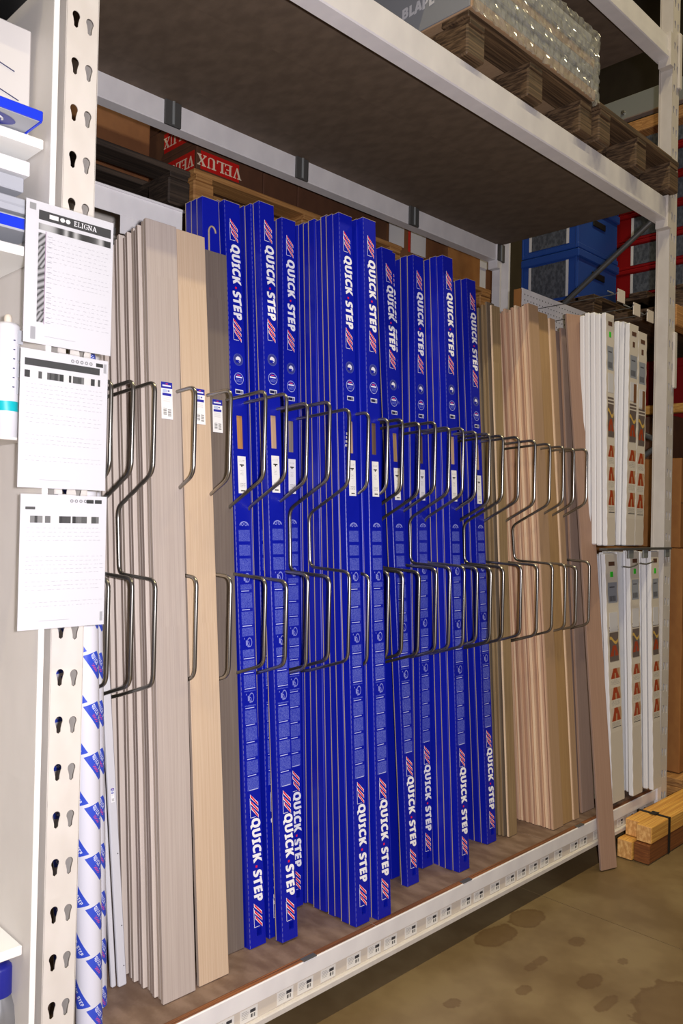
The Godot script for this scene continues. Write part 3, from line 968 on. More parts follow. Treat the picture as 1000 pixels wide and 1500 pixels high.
func build_left_planks() -> void:
	var sm := mat("sticker_print", Color.WHITE, 0.5)
	sm.albedo_texture = tex(sticker_print())
	# rolls of underlay film
	var fm := mat("film_print", Color.WHITE, 0.35)
	fm.albedo_texture = tex(foam_tube_print())
	var rolls := [["tall roll of white printed film nearest the perforated upright", 0.098, -0.115, 0.047, -0.135, 0.030, 1.62], ["roll of white printed film between its twin and the white profiles", 0.160, -0.20, 0.105, -0.215, 0.027, 1.60], ["roll of white printed film tucked behind the other two rolls", 0.105, -0.245, 0.075, -0.29, 0.027, 1.55]]
	for q in rolls:
		var t := thing("film_roll", q[0], "roll", Vector3(q[1], DECK, q[2]), "rolls of printed film")
		var top := Vector3(q[3] - q[1], q[6], q[4] - q[2])
		var n := 24
		var st := begin()
		st.set_smooth_group(0)
		for k in n:
			var a := TAU * k / n
			var b := TAU * (k + 1) / n
			var pa: Vector3 = Vector3(cos(a), 0, sin(a)) * q[5]
			var pb: Vector3 = Vector3(cos(b), 0, sin(b)) * q[5]
			var v0: float = q[6] / 0.115
			face_uv(st, [pa, pb, pb + top, pa + top], [Vector2(-1.0 * k / n * 1.5, v0), Vector2(-1.0 * (k + 1) / n * 1.5, v0), Vector2(-1.0 * (k + 1) / n * 1.5, 0), Vector2(-1.0 * k / n * 1.5, 0)], pa)
		part("film", done(st), fm, t)
		st = begin()
		for e in [Vector3(0, 0.001, 0), top]:
			for k in n:
				var a := TAU * k / n
				var b := TAU * (k + 1) / n
				tri_n(st, e, e + Vector3(cos(a), 0, sin(a)) * q[5], e + Vector3(cos(b), 0, sin(b)) * q[5], Vector3.UP if e == top else Vector3.DOWN)
		part("roll_end", done(st), M.white_profile, t)
	# white profiles
	for k in 2:
		var x := [0.222, 0.236][k] as float
		var z := [-0.232, -0.222][k] as float
		var t := thing("white_profile", ["white profile strip beside the film rolls", "white profile strip with a small barcode beside the grey planks"][k], "profile", Vector3(x, DECK, z))
		var st := begin()
		add_box(st, Vector3(0, 0, -0.012), Vector3(0.013 if k == 0 else 0.023, 2.0, 0), 0.003)
		var o := part("strip", done(st), M.white_profile, t)
		o.name = "strip"
		if k == 1:
			part("barcode", sheet_mesh(0.009, 0.035, 0.0004), sm, t, Vector3(0.006, 0.46, 0.0002))
			for hy in [0.33, 0.15, 0.05]:
				part("nail_hole", lathe_mesh([Vector2(0, 0.0), Vector2(0.0016, 0.0)], 8), M.black_plastic, t, Vector3(0.016, hy, 0.0006))
				(t.get_child(t.get_child_count() - 1) as Node3D).rotation.x = PI / 2
		t.rotation.x = -0.075
		t.rotation.z = 0.045
	# grey planks, edge on
	var zs := [-0.105, -0.122, -0.139, -0.157, -0.176, -0.196, -0.216, -0.237, -0.262, -0.288, -0.312]
	var names := ["first", "second", "third", "fourth", "fifth", "sixth", "seventh", "eighth", "ninth", "tenth", "last"]
	for k in zs.size():
		var off := [0.004, -0.002, 0.002, 0.006, -0.001, 0.004, -0.003, 0.001, -0.006, -0.01, -0.012][k] as float
		plank("grey_plank", "%s grey oak plank standing behind the barcoded grey plank" % names[k], 0.278 + off, zs[k], 0.093, 0.0125, 1.965 - (k % 3) * 0.006 - k * 0.002, 0.168, M.pale_edge, M.grey_oak_b if k % 3 else M.board_core, "grey planks seen edge on")
	var p := plank("grey_plank", "wide grey oak plank with a barcode sticker beside the oak plank", 0.275, -0.082, 0.094, 0.0125, 1.965, 0.168, M.grey_oak, M.board_core)
	sticker(p, 0.034, 1.442, 0.034, 0.097, sm)
	p = plank("oak_plank", "pale oak plank standing between the grey and the dark planks", 0.384, -0.087, 0.092, 0.0125, 1.972, 0.185, M.pale_oak, M.board_core)
	sticker(p, 0.042, 1.442, 0.032, 0.097, sm)
	p = plank("dark_plank", "dark brown grey plank beside the first blue carton", 0.492, -0.162, 0.094, 0.0125, 1.955, 0.155, M.dark_oak, M.dark_oak)
	sticker(p, 0.030, 1.43, 0.034, 0.094, sm)

# ---------------------------------------------------------------- blue cartons
var carton_body: ArrayMesh
var carton_plain: ArrayMesh
var window_floor: ArrayMesh
var hole_floor: ArrayMesh
var edge_strip: ArrayMesh
var logo_text: TextMesh
var logo_dot: ArrayMesh
var hash_red: ArrayMesh
var hash_white: ArrayMesh
var print_mat: StandardMaterial3D
var sample_mats: Array

func carton_front_mesh() -> ArrayMesh:
	var st := begin()
	var w := BOX_W
	var t := BOX_T
	var l := BOX_L
	var ch := 0.0012
	var holes := [[0.0185, 0.0405, 1.391, 1.489, 0.005], [0.026, 0.043, 0.027, 0.048, 0.022]]
	var uvs := func(p: Vector3) -> Vector2: return Vector2(p.x / w, 1.0 - p.y / l)
	var front := func(xa: float, ya: float, xb: float, yb: float) -> void:
		var c := [Vector3(xa, ya, 0), Vector3(xb, ya, 0), Vector3(xb, yb, 0), Vector3(xa, yb, 0)]
		face_uv(st, c, [uvs.call(c[0]), uvs.call(c[1]), uvs.call(c[2]), uvs.call(c[3])], Vector3.BACK)
	front.call(ch, 0.0, w - ch, 0.027)
	front.call(ch, 0.027, 0.026, 0.048)
	front.call(0.043, 0.027, w - ch, 0.048)
	front.call(ch, 0.048, w - ch, 1.391)
	front.call(ch, 1.391, holes[0][0], 1.489)
	front.call(holes[0][1], 1.391, w - ch, 1.489)
	front.call(ch, 1.489, w - ch, l)
	var e := Vector2(0.10, 0.02)
	for h in holes:
		var d := Vector3(0, 0, -h[4])
		var c := [Vector3(h[0], h[2], 0), Vector3(h[1], h[2], 0), Vector3(h[1], h[3], 0), Vector3(h[0], h[3], 0)]
		for k in 4:
			var k2 := (k + 1) % 4
			face_uv(st, [c[k], c[k2], c[k2] + d, c[k] + d], [e, e, e, e], Vector3((h[0] + h[1]) * 0.5, (h[2] + h[3]) * 0.5, 0) - c[k])
	# the other faces in plain blue
	var q := func(a: Vector3, b: Vector3, c: Vector3, d: Vector3, n: Vector3) -> void:
		face_uv(st, [a, b, c, d], [e, e, e, e], n)
	q.call(Vector3(ch, 0, 0), Vector3(0, 0, -ch), Vector3(0, l, -ch), Vector3(ch, l, 0), Vector3(-1, 0, 1))
	q.call(Vector3(w - ch, 0, 0), Vector3(w, 0, -ch), Vector3(w, l, -ch), Vector3(w - ch, l, 0), Vector3(1, 0, 1))
	q.call(Vector3(0, 0, -ch), Vector3(0, 0, -t), Vector3(0, l, -t), Vector3(0, l, -ch), Vector3.LEFT)
	q.call(Vector3(w, 0, -ch), Vector3(w, 0, -t), Vector3(w, l, -t), Vector3(w, l, -ch), Vector3.RIGHT)
	q.call(Vector3(0, 0, -t), Vector3(w, 0, -t), Vector3(w, l, -t), Vector3(0, l, -t), Vector3.FORWARD)
	for y in [0.0, l]:
		var n := Vector3.UP if y > 0.0 else Vector3.DOWN
		q.call(Vector3(0, y, -ch), Vector3(w, y, -ch), Vector3(w, y, -t), Vector3(0, y, -t), n)
		q.call(Vector3(ch, y, 0), Vector3(w - ch, y, 0), Vector3(w, y, -ch), Vector3(0, y, -ch), n)
	return done(st)

func slanted_bars(color_white: bool) -> ArrayMesh:
	# three slanting strokes in a little frame; reads along +x before it is turned
	var st := begin()
	for k in 3:
		var x := -0.0335 + k * 0.0165
		var g := 0.0 if not color_white else 0.0016
		var z := 0.0009 if not color_white else 0.0005
		var y0 := -0.012 if k < 2 else -0.009
		quad_n(st, Vector3(x - g, y0 - g, z), Vector3(x + 0.0062 + g, y0 - g, z), Vector3(x + 0.0332 + g, 0.0125 + g, z), Vector3(x + 0.0270 - g, 0.0125 + g, z), Vector3.BACK)
	if color_white:
		for s in [[-0.024, -0.0150, 0.030, -0.0138], [0.0288, -0.0150, 0.030, 0.004]]:
			quad_n(st, Vector3(s[0], s[1], 0.0004), Vector3(s[2], s[1], 0.0004), Vector3(s[2], s[3], 0.0004), Vector3(s[0], s[3], 0.0004), Vector3.BACK)
	return done(st)

func carton(label: String, x: float, z: float, dz: float, group: String, front: bool, sample := 0, lift := 0.0, length := BOX_L) -> Node3D:
	var o := thing("profile_carton", label, "carton", Vector3(x, DECK + 0.002 + lift, z), group)
	if not front:
		part("body", carton_plain, M.blue_card, o)
	else:
		part("body", carton_body, print_mat, o)
		part("wood_sample", window_floor, sample_mats[sample % sample_mats.size()], o)
		part("hole_bottom", hole_floor, M.blue_card, o)
		for s in [[1.8895, 1.0], [0.233, 1.0]]:
			var tm := part("lettering", logo_text, M.white_ink, o, Vector3(0.0325, s[0], 0.0004))
			tm.rotation.z = -PI / 2
			part("red_dot", logo_dot, M.red_ink, tm)
		for y in [2.043, 1.742, 0.378, 0.082]:
			var hw := part("emblem_frame", hash_white, M.white_ink, o, Vector3(0.0325, y, 0))
			hw.rotation.z = -PI / 2
			part("emblem_stroke", hash_red, M.red_ink, hw)
	part("cardboard_edge", edge_strip, M.raw_card, o)
	lean(o, dz, length)
	return o

func build_cartons() -> void:
	print_mat = mat("carton_print", Color.WHITE, 0.40)
	print_mat.albedo_texture = tex(carton_print())
	carton_body = carton_front_mesh()
	carton_plain = box_mesh(Vector3(0, 0, -BOX_T), Vector3(BOX_W, BOX_L, 0), 0.0012)
	window_floor = box_mesh(Vector3(0.0185, 1.391, -0.008), Vector3(0.0405, 1.489, -0.003), 0.0006)
	hole_floor = box_mesh(Vector3(0.026, 0.027, -0.024), Vector3(0.043, 0.048, -0.022), 0.0)
	var st := begin()
	add_box(st, Vector3(-0.0007, 0.0005, -BOX_T - 0.0006), Vector3(0.0006, BOX_L + 0.0012, -BOX_T + 0.0022), 0.0003)
	add_box(st, Vector3(-0.0004, BOX_L - 0.0003, -BOX_T), Vector3(BOX_W + 0.0004, BOX_L + 0.0009, 0.0004), 0.0003)
	edge_strip = done(st)
	logo_text = text_mesh("QUICK  STEP", font_bold, 64, 0.00059)
	st = begin()
	add_box(st, Vector3(0.0163, -0.003, 0.0), Vector3(0.0223, 0.003, 0.0005), 0.0)
	logo_dot = done(st)
	hash_red = slanted_bars(false)
	hash_white = slanted_bars(true)
	sample_mats = [wood("sample_honey", Color(0.74, 0.54, 0.33), Color(0.66, 0.46, 0.26), 61), wood("sample_beige", Color(0.78, 0.66, 0.56), Color(0.70, 0.58, 0.48), 62), wood("sample_stone", Color(0.55, 0.50, 0.47), Color(0.47, 0.43, 0.40), 63), wood("sample_walnut", Color(0.44, 0.35, 0.30), Color(0.36, 0.28, 0.235), 64), wood("sample_tan", Color(0.66, 0.54, 0.38), Color(0.58, 0.46, 0.31), 65)]

	# rows: where the front carton stands, how many, lean, sample, words
	var s := 0.0285
	var g0 := "blue cartons behind the dark plank"
	carton("blue carton with a curved picture behind the dark plank, front of three", 0.520, -0.212, 0.140, g0, false, 0, -0.012)
	var pic := thing_last()
	var arc := []
	for k in 11:
		var a := PI * k / 10.0
		arc.append(Vector3(0.033 - cos(a) * 0.012, 2.030 + sin(a) * 0.018, 0.0008))
	arc.insert(0, Vector3(0.021, 1.93, 0.0008))
	part("curved_picture", tube_mesh(arc, 0.0028, 6), M.raw_card, pic)
	for k in 2:
		carton("%s blue carton of the three behind the dark plank" % ["middle", "rearmost"][k], 0.520, -0.212 - (k + 1) * s, 0.140, g0, false, 0, -0.012)
	var g1 := "blue cartons in the row beside the dark plank"
	carton("blue carton with a honey oak sample beside the dark plank", 0.590, -0.143, 0.199, g1, true, 0)
	carton("blue carton hidden behind the one with the honey oak sample", 0.585, -0.143 - s * 1.05, 0.196, g1, false, 0, 0.004)
	var g2 := "blue cartons in the short row with the beige sample"
	carton("blue carton with a beige sample in front of two others", 0.674, -0.104, 0.180, g2, true, 1, 0.004)
	carton("blue carton set back, half hidden by the beige sample carton", 0.667, -0.152, 0.163, g2, true, 1)
	carton("blue carton at the back of the beige sample row", 0.664, -0.152 - s, 0.163, g2, false)
	var g3 := "blue cartons left of the row of eight"
	carton("blue carton with a grey sample standing deep in its slot", 0.815, -0.236, 0.108, g3, true, 2, 0.004)
	carton("blue carton behind the one with the grey sample", 0.814, -0.236 - s, 0.108, g3, false)
	var g4 := "blue cartons in the row of eight"
	carton("blue carton with a torn tape mark fronting the row of eight", 0.895, -0.033, 0.138, g4, true, 1)
	var torn := thing_last()
	st = begin()
	for k in 5:
		add_box(st, Vector3(0.004 + k * 0.002, 1.41 + k * 0.012, 0.0), Vector3(0.012 + (k % 2) * 0.006, 1.417 + k * 0.012, 0.0006), 0.0)
	part("torn_tape", done(st), M.stripe_white, torn)
	for k in 7:
		carton("plain edged blue carton, %s of the row of eight counted from the shelf lip" % ["second", "third", "fourth", "fifth", "sixth", "seventh", "rearmost"][k], 0.892 - k * 0.001 + (k % 3) * 0.003, -0.033 - (k + 1) * 0.0298, 0.134 - k * 0.004, g4, false, 0, [0.0, 0.004, -0.002, 0.003, 0.0, 0.004, 0.0][k])
	var g5 := "blue cartons right of the row of eight"
	carton("blue carton with a walnut sample standing closest to the front lip", 0.975, -0.019, 0.126, g5, true, 3)
	carton("blue carton pressed behind the walnut sample carton", 0.970, -0.019 - s, 0.120, g5, false, 0, -0.002)
	carton("blue carton at the back of the walnut sample row", 0.973, -0.019 - s * 2.1, 0.118, g5, false)
	var g6 := "blue cartons set back behind the walnut row"
	carton("blue carton with a tan sample right of the walnut sample carton", 1.210, -0.105, 0.176, g6, true, 4)
	carton("blue carton peeping out right of the tan sample carton", 1.245, -0.140, 0.160, g6, true, 4, 0.002)
	carton("blue carton at the back of the tan sample row", 1.212, -0.105 - s * 2.5, 0.160, g6, false)
	var g7 := "blue cartons between the tan sample row and the row of four"
	carton("blue carton with a dark sample and white strip left of the row of four", 1.354, -0.162, 0.100, g7, true, 3)
	for k in 3:
		carton("blue carton, %s behind the dark sample carton left of the row of four" % ["first", "second", "third"][k], 1.350 + k * 0.002, -0.162 - (k + 1) * s, 0.100 - k * 0.002, g7, false, 0, -0.004 * k)
	var g8 := "blue cartons in the row of four"
	carton("blue carton with a pale sample fronting the row of four", 1.424, -0.058, 0.128, g8, true, 1)
	for k in 3:
		carton("plain edged blue carton, %s of the row of four counted from the shelf lip" % ["second", "third", "rearmost"][k], 1.418 + k * 0.002, -0.058 - (k + 1) * s, 0.125, g8, false, 0, -0.003 * k)
	carton("blue carton squeezed in just right of the row of four", 1.484, -0.110, 0.135, g8, true, 1, -0.006)
	var g9 := "blue cartons next to the wooden strips"
	carton("blue carton with a white sample edge next to the wooden strips", 1.699, -0.137, 0.148, g9, true, 1)
	for k in 2:
		carton("blue carton, %s behind the carton next to the wooden strips" % ["first", "second"][k], 1.694 + k * 0.002, -0.137 - (k + 1) * s, 0.146, g9, false, 0, -0.003 * k)

func thing_last() -> Node3D:
	return get_child(get_child_count() - 1) as Node3D

# ---------------------------------------------------------------- rod dividers
func ordinal(k: int) -> String:
	return ["first", "second", "third", "fourth", "fifth", "sixth", "seventh", "eighth", "ninth", "tenth", "eleventh", "twelfth", "thirteenth", "fourteenth", "fifteenth", "sixteenth", "seventeenth", "eighteenth", "nineteenth", "twentieth"][k]

func build_dividers() -> void:
	# picture columns of the front bars, lower and upper loop, and how far back each front bar stands
	var lo := [158, 193, 227, 287, 337, 388, 419, 450, 482, 511, 539, 568, 589, 613, 638, 658, 679, 698, 718, 736, 762, 786, 808, 827, 843, 862, 878]
	var up := [160, 191, 222, 281, 334, 385, 416, 447, 480, 509, 537, 565, 587, 612, 635, 656, 676, 695, 715, 735, 757, 781, 803, 823, 838, 857, 874]
	var up_top := [556, 556, 558, 565, 569, 571, 575, 589, 587, 598, 603, 612, 613, 618, 617, 625, 626, 631, 634, 637, 639, 644, 649, 653, 656, 657, 660]
	var up_end := [690, 690, 692, 695, 700, 700, 700, 704, 702, 710, 713, 716, 718, 724, 718, 722, 724, 728, 736, 732, 733, 738, 738, 736, 737, 737, 740]
	var lo_top := [849, 848, 850, 846, 845, 848, 852, 842, 845, 838, 842, 838, 838, 838, 833, 831, 830, 832, 832, 831, 828, 828, 826, 827, 830, 823, 824]
	var lo_end := [1002, 1004, 1003, 992, 990, 974, 974, 978, 966, 967, 972, 962, 958, 958, 953, 949, 946, 939, 939, 936, 930, 930, 924, 920, 917, 914, 902]
	var back := [-0.14, -0.14, -0.14, -0.128, -0.123, -0.106, -0.098, -0.098, -0.086, -0.080, -0.078, -0.068, -0.075, -0.075, -0.075, -0.065, -0.056, -0.050, -0.060, -0.070, -0.070, -0.070, -0.065, -0.057, -0.052, -0.036, -0.135]
	for i in lo.size():
		var words := "bent steel rod divider before the planks, %s from the price sheets" % ordinal(mini(i, 19))
		var grp := "rod dividers before the planks"
		if i >= 5 and i <= 19:
			words = "bent steel rod divider at the blue cartons, %s from the dark plank" % ordinal(i - 5)
			grp = "rod dividers among the blue cartons"
		elif i > 19:
			words = "bent steel rod divider at the wooden strips, %s from the blue cartons" % ordinal(i - 20)
			grp = "rod dividers before the wooden strips"
		var zf: float = back[i]
		var zb := zf - 0.17
		var xl := at(lo[i], 900.0, 2, zf).x
		var xu := (at(up[i], 650.0, 2, zf).x - xl) * 0.7
		var ya := at(up[i], up_top[i], 2, zf).y - 0.88
		var yb := at(up[i], up_end[i], 2, zf).y - 0.88
		var yc := at(lo[i], lo_top[i], 2, zf).y - 0.88
		var yd := at(lo[i], lo_end[i], 2, zf).y - 0.88
		var t := thing("rod_divider", words, "divider", Vector3(xl, 0.88, zf), grp)
		var d := zb - zf
		var tail := -0.42 - zf
		var p1 := [Vector3(xu, ya - 0.02, tail), Vector3(xu, ya, 0.0), Vector3(xu, yb, 0.0), Vector3(xu * 0.8, yb - 0.088, d), Vector3(xu * 0.2, yc + 0.006, d), Vector3(0.0, yc, 0.0), Vector3(0.0, yd, 0.0), Vector3(0.0, yd - 0.055, d), Vector3(0.0, yd - 0.085, tail)]
		part("rod", tube_mesh(rounded(p1, 0.026, 5), 0.0050, 10), M.steel, t)
		part("rod_foot", box_mesh(Vector3(xu - 0.006, ya - 0.03, tail - 0.004), Vector3(xu + 0.006, ya - 0.01, tail + 0.004), 0.001), M.dark_steel, t)
	var r := thing("divider_rail", "flat steel rail carrying the rod dividers behind the cartons", "rail", Vector3(0.05, 0, -0.42))
	part("top_bar", box_mesh(Vector3(0, 1.67, -0.012), Vector3(2.40, 1.70, -0.004), 0.001), M.dark_steel, r)
	part("bottom_bar", box_mesh(Vector3(0, 0.85, -0.012), Vector3(2.40, 0.88, -0.004), 0.001), M.dark_steel, r)
	for x in [0.0, 2.38]:
		part("bar_post", box_mesh(Vector3(x, 0.205, -0.03), Vector3(x + 0.02, 1.72, -0.014), 0.001), M.dark_steel, r)

# ---------------------------------------------------------------- planks and strips at the right
func build_right_planks() -> void:
	# thin boards beside the last cartons
	var g := "thin boards beside the blue cartons"
	for k in 3:
		plank("thin_board", ["thin grey brown board just behind the light edged board", "thin grey brown board deeper in the set by the blue cartons", "thin grey brown board deepest in the set by the blue cartons"][k], 1.812 - k * 0.004, -0.140 - k * 0.016, 0.052, 0.010, 2.06 - k * 0.01, 0.130, M.shadow_gap_board if k != 1 else M.moss_board, M.moss_board, g)
	plank("thin_board", "light edged moss brown board beside the last blue carton", 1.820, -0.122, 0.054, 0.011, 2.045, 0.128, M.moss_board, M.pine_c, g)
	# pine strips seen edge on
	var mats := ["pine_b", "pine_c", "pine_a", "pine_b", "pine_c", "pine_a", "pine_c", "pine_b", "pine_a", "pine_c", "pine_b", "pine_a", "pine_b", "pine_a"]
	for k in 14:
		plank("pine_strip", "pine strip seen edge on, %s behind the tan board" % ordinal(k), 2.009 + [0.0, 0.003, -0.002, 0.004, 0.001, -0.003][k % 6], -0.060 - k * 0.0122, 0.060, 0.0105, 2.088 - (k % 4) * 0.006 - absf(k - 3) * 0.0015, 0.158, M[mats[k]], M[mats[(k + 5) % 14]], "pine strips in one bundle")
	plank("tan_board", "tan board fronting the bundle of pine strips", 2.010, -0.046, 0.072, 0.011, 2.085, 0.160, M.tan_board, M.pine_a)
	plank("yellow_board", "yellow brown board right of the tan board", 2.085, -0.052, 0.080, 0.012, 2.068, 0.160, M.yellow_board, M.pine_c)
	plank("yellow_board", "yellow brown board hidden behind its twin right of the tan board", 2.082, -0.068, 0.080, 0.012, 2.062, 0.160, M.yellow_board, M.pine_c)
	plank("light_edge_board", "board with a light left edge before the mauve board", 2.172, -0.048, 0.040, 0.012, 2.055, 0.156, M.tan_board, M.pine_c)
	plank("mauve_board", "mauve brown board half hidden by the board on the floor", 2.268, -0.066, 0.100, 0.012, 2.03, 0.140, M.mauve_board, M.rose_board)
	plank("mauve_board", "mauve brown board at the very back of the right planks", 2.262, -0.09, 0.09, 0.012, 2.02, 0.140, M.mauve_board, M.rose_board)
	# the long one that stands on the floor before the beam
	var t := thing("floor_board", "long rose brown board standing on the floor against the rack", "plank", Vector3(2.243, 0.004, 0.036))
	part("face", box_mesh(Vector3(0, 0, -0.005), Vector3(0.082, 2.285, 0), 0.0008), M.rose_board, t)
	part("core", box_mesh(Vector3(0.0006, 0, -0.012), Vector3(0.0814, 2.285, -0.005), 0.0006), M.mauve_board, t)
	t.rotation = Vector3(-0.088, -0.33, 0.026)

# ---------------------------------------------------------------- white profile packs
var pack_front: ArrayMesh
func wavy_plate(w: float, h: float, t: float) -> ArrayMesh:
	# front card with scalloped long edges, print on the front
	var st := begin()
	var n := 70
	for k in n:
		var ya := h * k / n
		var yb := h * (k + 1) / n
		var wa := 0.0016 * sin(k * 1.35)
		var wb := 0.0016 * sin((k + 1) * 1.35)
		face_uv(st, [Vector3(wa, ya, t), Vector3(w + wa, ya, t), Vector3(w + wb, yb, t), Vector3(wb, yb, t)], [Vector2(0, 1 - ya / h), Vector2(1, 1 - ya / h), Vector2(1, 1 - yb / h), Vector2(0, 1 - yb / h)], Vector3.BACK)
		face_uv(st, [Vector3(wa, ya, 0), Vector3(wa, ya, t), Vector3(wb, yb, t), Vector3(wb, yb, 0)], [Vector2(0.02, 0.02), Vector2(0.02, 0.02), Vector2(0.02, 0.02), Vector2(0.02, 0.02)], Vector3.LEFT)
	return done(st)

func pack_image(blank: float) -> Image:
	var up := profile_pack_print()
	var h := int(600.0 / (1.0 - blank))
	var img := Image.create(60, h, false, Image.FORMAT_RGB8)
	img.fill(Color(0.80, 0.765, 0.715))
	img.blit_rect(up, Rect2i(0, 0, 60, 600), Vector2i(0, 0))
	return img

func pack(label: String, x: float, y: float, z: float, w: float, h: float, dz: float, m: Material, front: bool, torn: bool, group: String) -> Node3D:
	var o := thing("profile_pack", label, "pack", Vector3(x, y, z), group)
	part("body", box_mesh(Vector3(0, 0, -0.022), Vector3(w, h, 0), 0.004), M.white_carton, o)
	if front:
		part("front_card", wavy_plate(w, h - 0.006, 0.0012), m, o, Vector3(0, 0.003, 0.0))
		var st := begin()
		add_box(st, Vector3(w * 0.25, h - 0.052, 0.0012), Vector3(w * 0.75, h - 0.034, 0.002), 0.0)
		part("hang_slot", done(st), M.dark_carton, o)
		part("green_mark", box_mesh(Vector3(w * 0.36, h - 0.10, 0.0012), Vector3(w * 0.60, h - 0.077, 0.002), 0.0), M.green_ink if not torn else M.dark_carton, o)
		part("picture_label", box_mesh(Vector3(w * 0.18, h - 0.33, 0.0012), Vector3(w * 0.86, h - 0.25, 0.002), 0.0), M.stripe_white, o)
		if torn:
			part("torn_card", box_mesh(Vector3(w * 0.55, h - 0.335, 0.002), Vector3(w * 0.85, h - 0.255, 0.0026), 0.0), M.brown_carton, o)
	lean(o, dz, h)
	return o

func build_white_packs() -> void:
	var um := mat("pack_print_tall", Color.WHITE, 0.5)
	um.albedo_texture = tex(pack_image(0.12))
	var lm := mat("pack_print_low", Color.WHITE, 0.5)
	lm.albedo_texture = tex(pack_image(0.28))
	var g := "white packs in the upper row"
	pack("white pack with a green mark fronting the upper left stack", 2.300, 1.305, 0.005, 0.068, 0.965, 0.025, um, true, false, g)
	for k in 4:
		pack("white pack, %s behind the green marked one in the upper row" % ordinal(k), 2.300 + (k % 2) * 0.003, 1.305 + 0.004 * (k % 2), -0.022 - k * 0.0245, 0.068, 0.965 + 0.006 * (k % 3), 0.025, um, false, false, g)
	pack("white pack with a torn card label, left of its pair in the upper row", 2.452, 1.305, 0.01, 0.080, 0.945, 0.0, um, true, true, g)
	pack("white pack with a torn card label, right of its pair in the upper row", 2.536, 1.305, 0.01, 0.078, 0.925, 0.0, um, true, true, g)
	for k in 3:
		pack("white pack, %s behind the torn pair in the upper row" % ordinal(k), 2.452 + 0.002 * (k % 2), 1.305, -0.016 - k * 0.0245, 0.080, 0.955 + 0.006 * (k % 2), 0.0, um, false, false, g)
	g = "white packs in the lower row"
	pack("white pack beside the floor board, first of the lower row", 2.398, 0.225, 0.0, 0.105, 1.045, 0.055, lm, true, false, g)
	pack("white pack behind the first one of the lower row", 2.43, 0.225, -0.026, 0.105, 1.05, 0.055, lm, true, false, g)
	pack("white pack in the middle of the lower row", 2.560, 0.225, 0.012, 0.085, 1.055, 0.035, lm, true, false, g)
	pack("white pack behind the middle one of the lower row", 2.60, 0.225, -0.02, 0.085, 1.06, 0.035, lm, true, false, g)
	pack("white pack right before the perforated right upright, end of lower row", 2.705, 0.225, 0.035, 0.075, 1.055, 0.030, lm, true, false, g)
	for k in 3:
		pack("plain white pack, %s behind the front pack beside the floor board" % ordinal(k), 2.398 + 0.002 * (k % 2), 0.225, -0.052 - k * 0.026, 0.105, 1.04, 0.055, lm, false, false, g)
		pack("plain white pack, %s behind the middle pack of the lower row" % ordinal(k), 2.556 + 0.002 * (k % 2), 0.225, -0.046 - k * 0.026, 0.085, 1.05, 0.035, lm, false, false, g)
		pack("plain white pack, %s behind the pack before the right upright" % ordinal(k), 2.703 + 0.002 * (k % 2), 0.225, 0.009 - k * 0.026, 0.075, 1.05, 0.030, lm, false, false, g)
	# backing panel, rail, hooks
	var b := thing("pegboard_panel", "white perforated backing panel behind the white packs", "panel", Vector3(2.18, 0.205, -0.36))
	part("sheet", box_mesh(Vector3(0.012, 0, 0), Vector3(0.655, 2.205, 0.004), 0.001), M.white_paint, b)
	part("wood_edge", box_mesh(Vector3(0, 0, -0.03), Vector3(0.012, 2.20, 0.004), 0.001), M.tan_carton, b)
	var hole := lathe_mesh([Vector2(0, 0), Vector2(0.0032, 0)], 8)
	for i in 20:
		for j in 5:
			var h := part("painted_peg_hole", hole, M.black_plastic, b, Vector3(0.035 + i * 0.024, 2.18 - j * 0.024, 0.0045))  # flat black discs; the darkness inside the holes is painted on
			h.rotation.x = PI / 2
	var r := thing("pack_rail", "steel hanging rail between the two rows of white packs", "rail", Vector3(2.28, 1.285, 0.0))
	part("bar", box_mesh(Vector3(0, 0, -0.02), Vector3(0.62, 0.010, 0.016), 0.001), M.dark_steel, r)
	for x in [0.20, 0.34, 0.56]:
		part("bracket", box_mesh(Vector3(x, -0.035, 0.004), Vector3(x + 0.045, 0.0, 0.012), 0.002), M.zinc, r)
	var hooks := [[905, 430, 0.0, "upper hook with a price plate over the left stack of packs"], [928, 450, 0.0, "upper hook with a price plate over the torn pair of packs"], [948, 460, 0.0, "upper hook with a price plate beside the right upright"]]
	for q in hooks:
		var p := at(q[0], q[1], 2, 0.02)
		var t := thing("peg_hook", q[3], "hook", Vector3(p.x, p.y, 0.02), "peg hooks above the packs")
		part("prong", tube_mesh([Vector3(0, 0.0, -0.375), Vector3(0, 0.0, -0.01), Vector3(0, 0.012, 0.0)], 0.0018, 6), M.dark_steel, t)
		part("arm", tube_mesh([Vector3(-0.05, 0.004, -0.02), Vector3(0, 0.004, -0.02)], 0.0025, 6), M.zinc, t)
		part("price_plate", box_mesh(Vector3(0.0, -0.03, -0.004), Vector3(0.062, 0.022, 0.0), 0.001), M.warm_carton, t)
	for q in [[880, 866 - 18, 2.30], [920, 830, 2.50], [944, 826, 2.63]]:
		pass
	var lowhooks := [[2.445, 1.215, "thin steel hook holding the first pack of the lower row"], [2.60, 1.225, "thin steel hook holding the middle pack of the lower row"]]
	for q in lowhooks:
		var t := thing("pack_hook", q[2], "hook", Vector3(q[0], q[1], 0.02))
		part("wire", tube_mesh(rounded([Vector3(-0.03, 0.004, 0.0), Vector3(0.0, 0.0, 0.015), Vector3(0.05, 0.008, 0.018), Vector3(0.062, 0.014, 0.018)], 0.01, 3), 0.0028, 6), M.dark_steel, t)

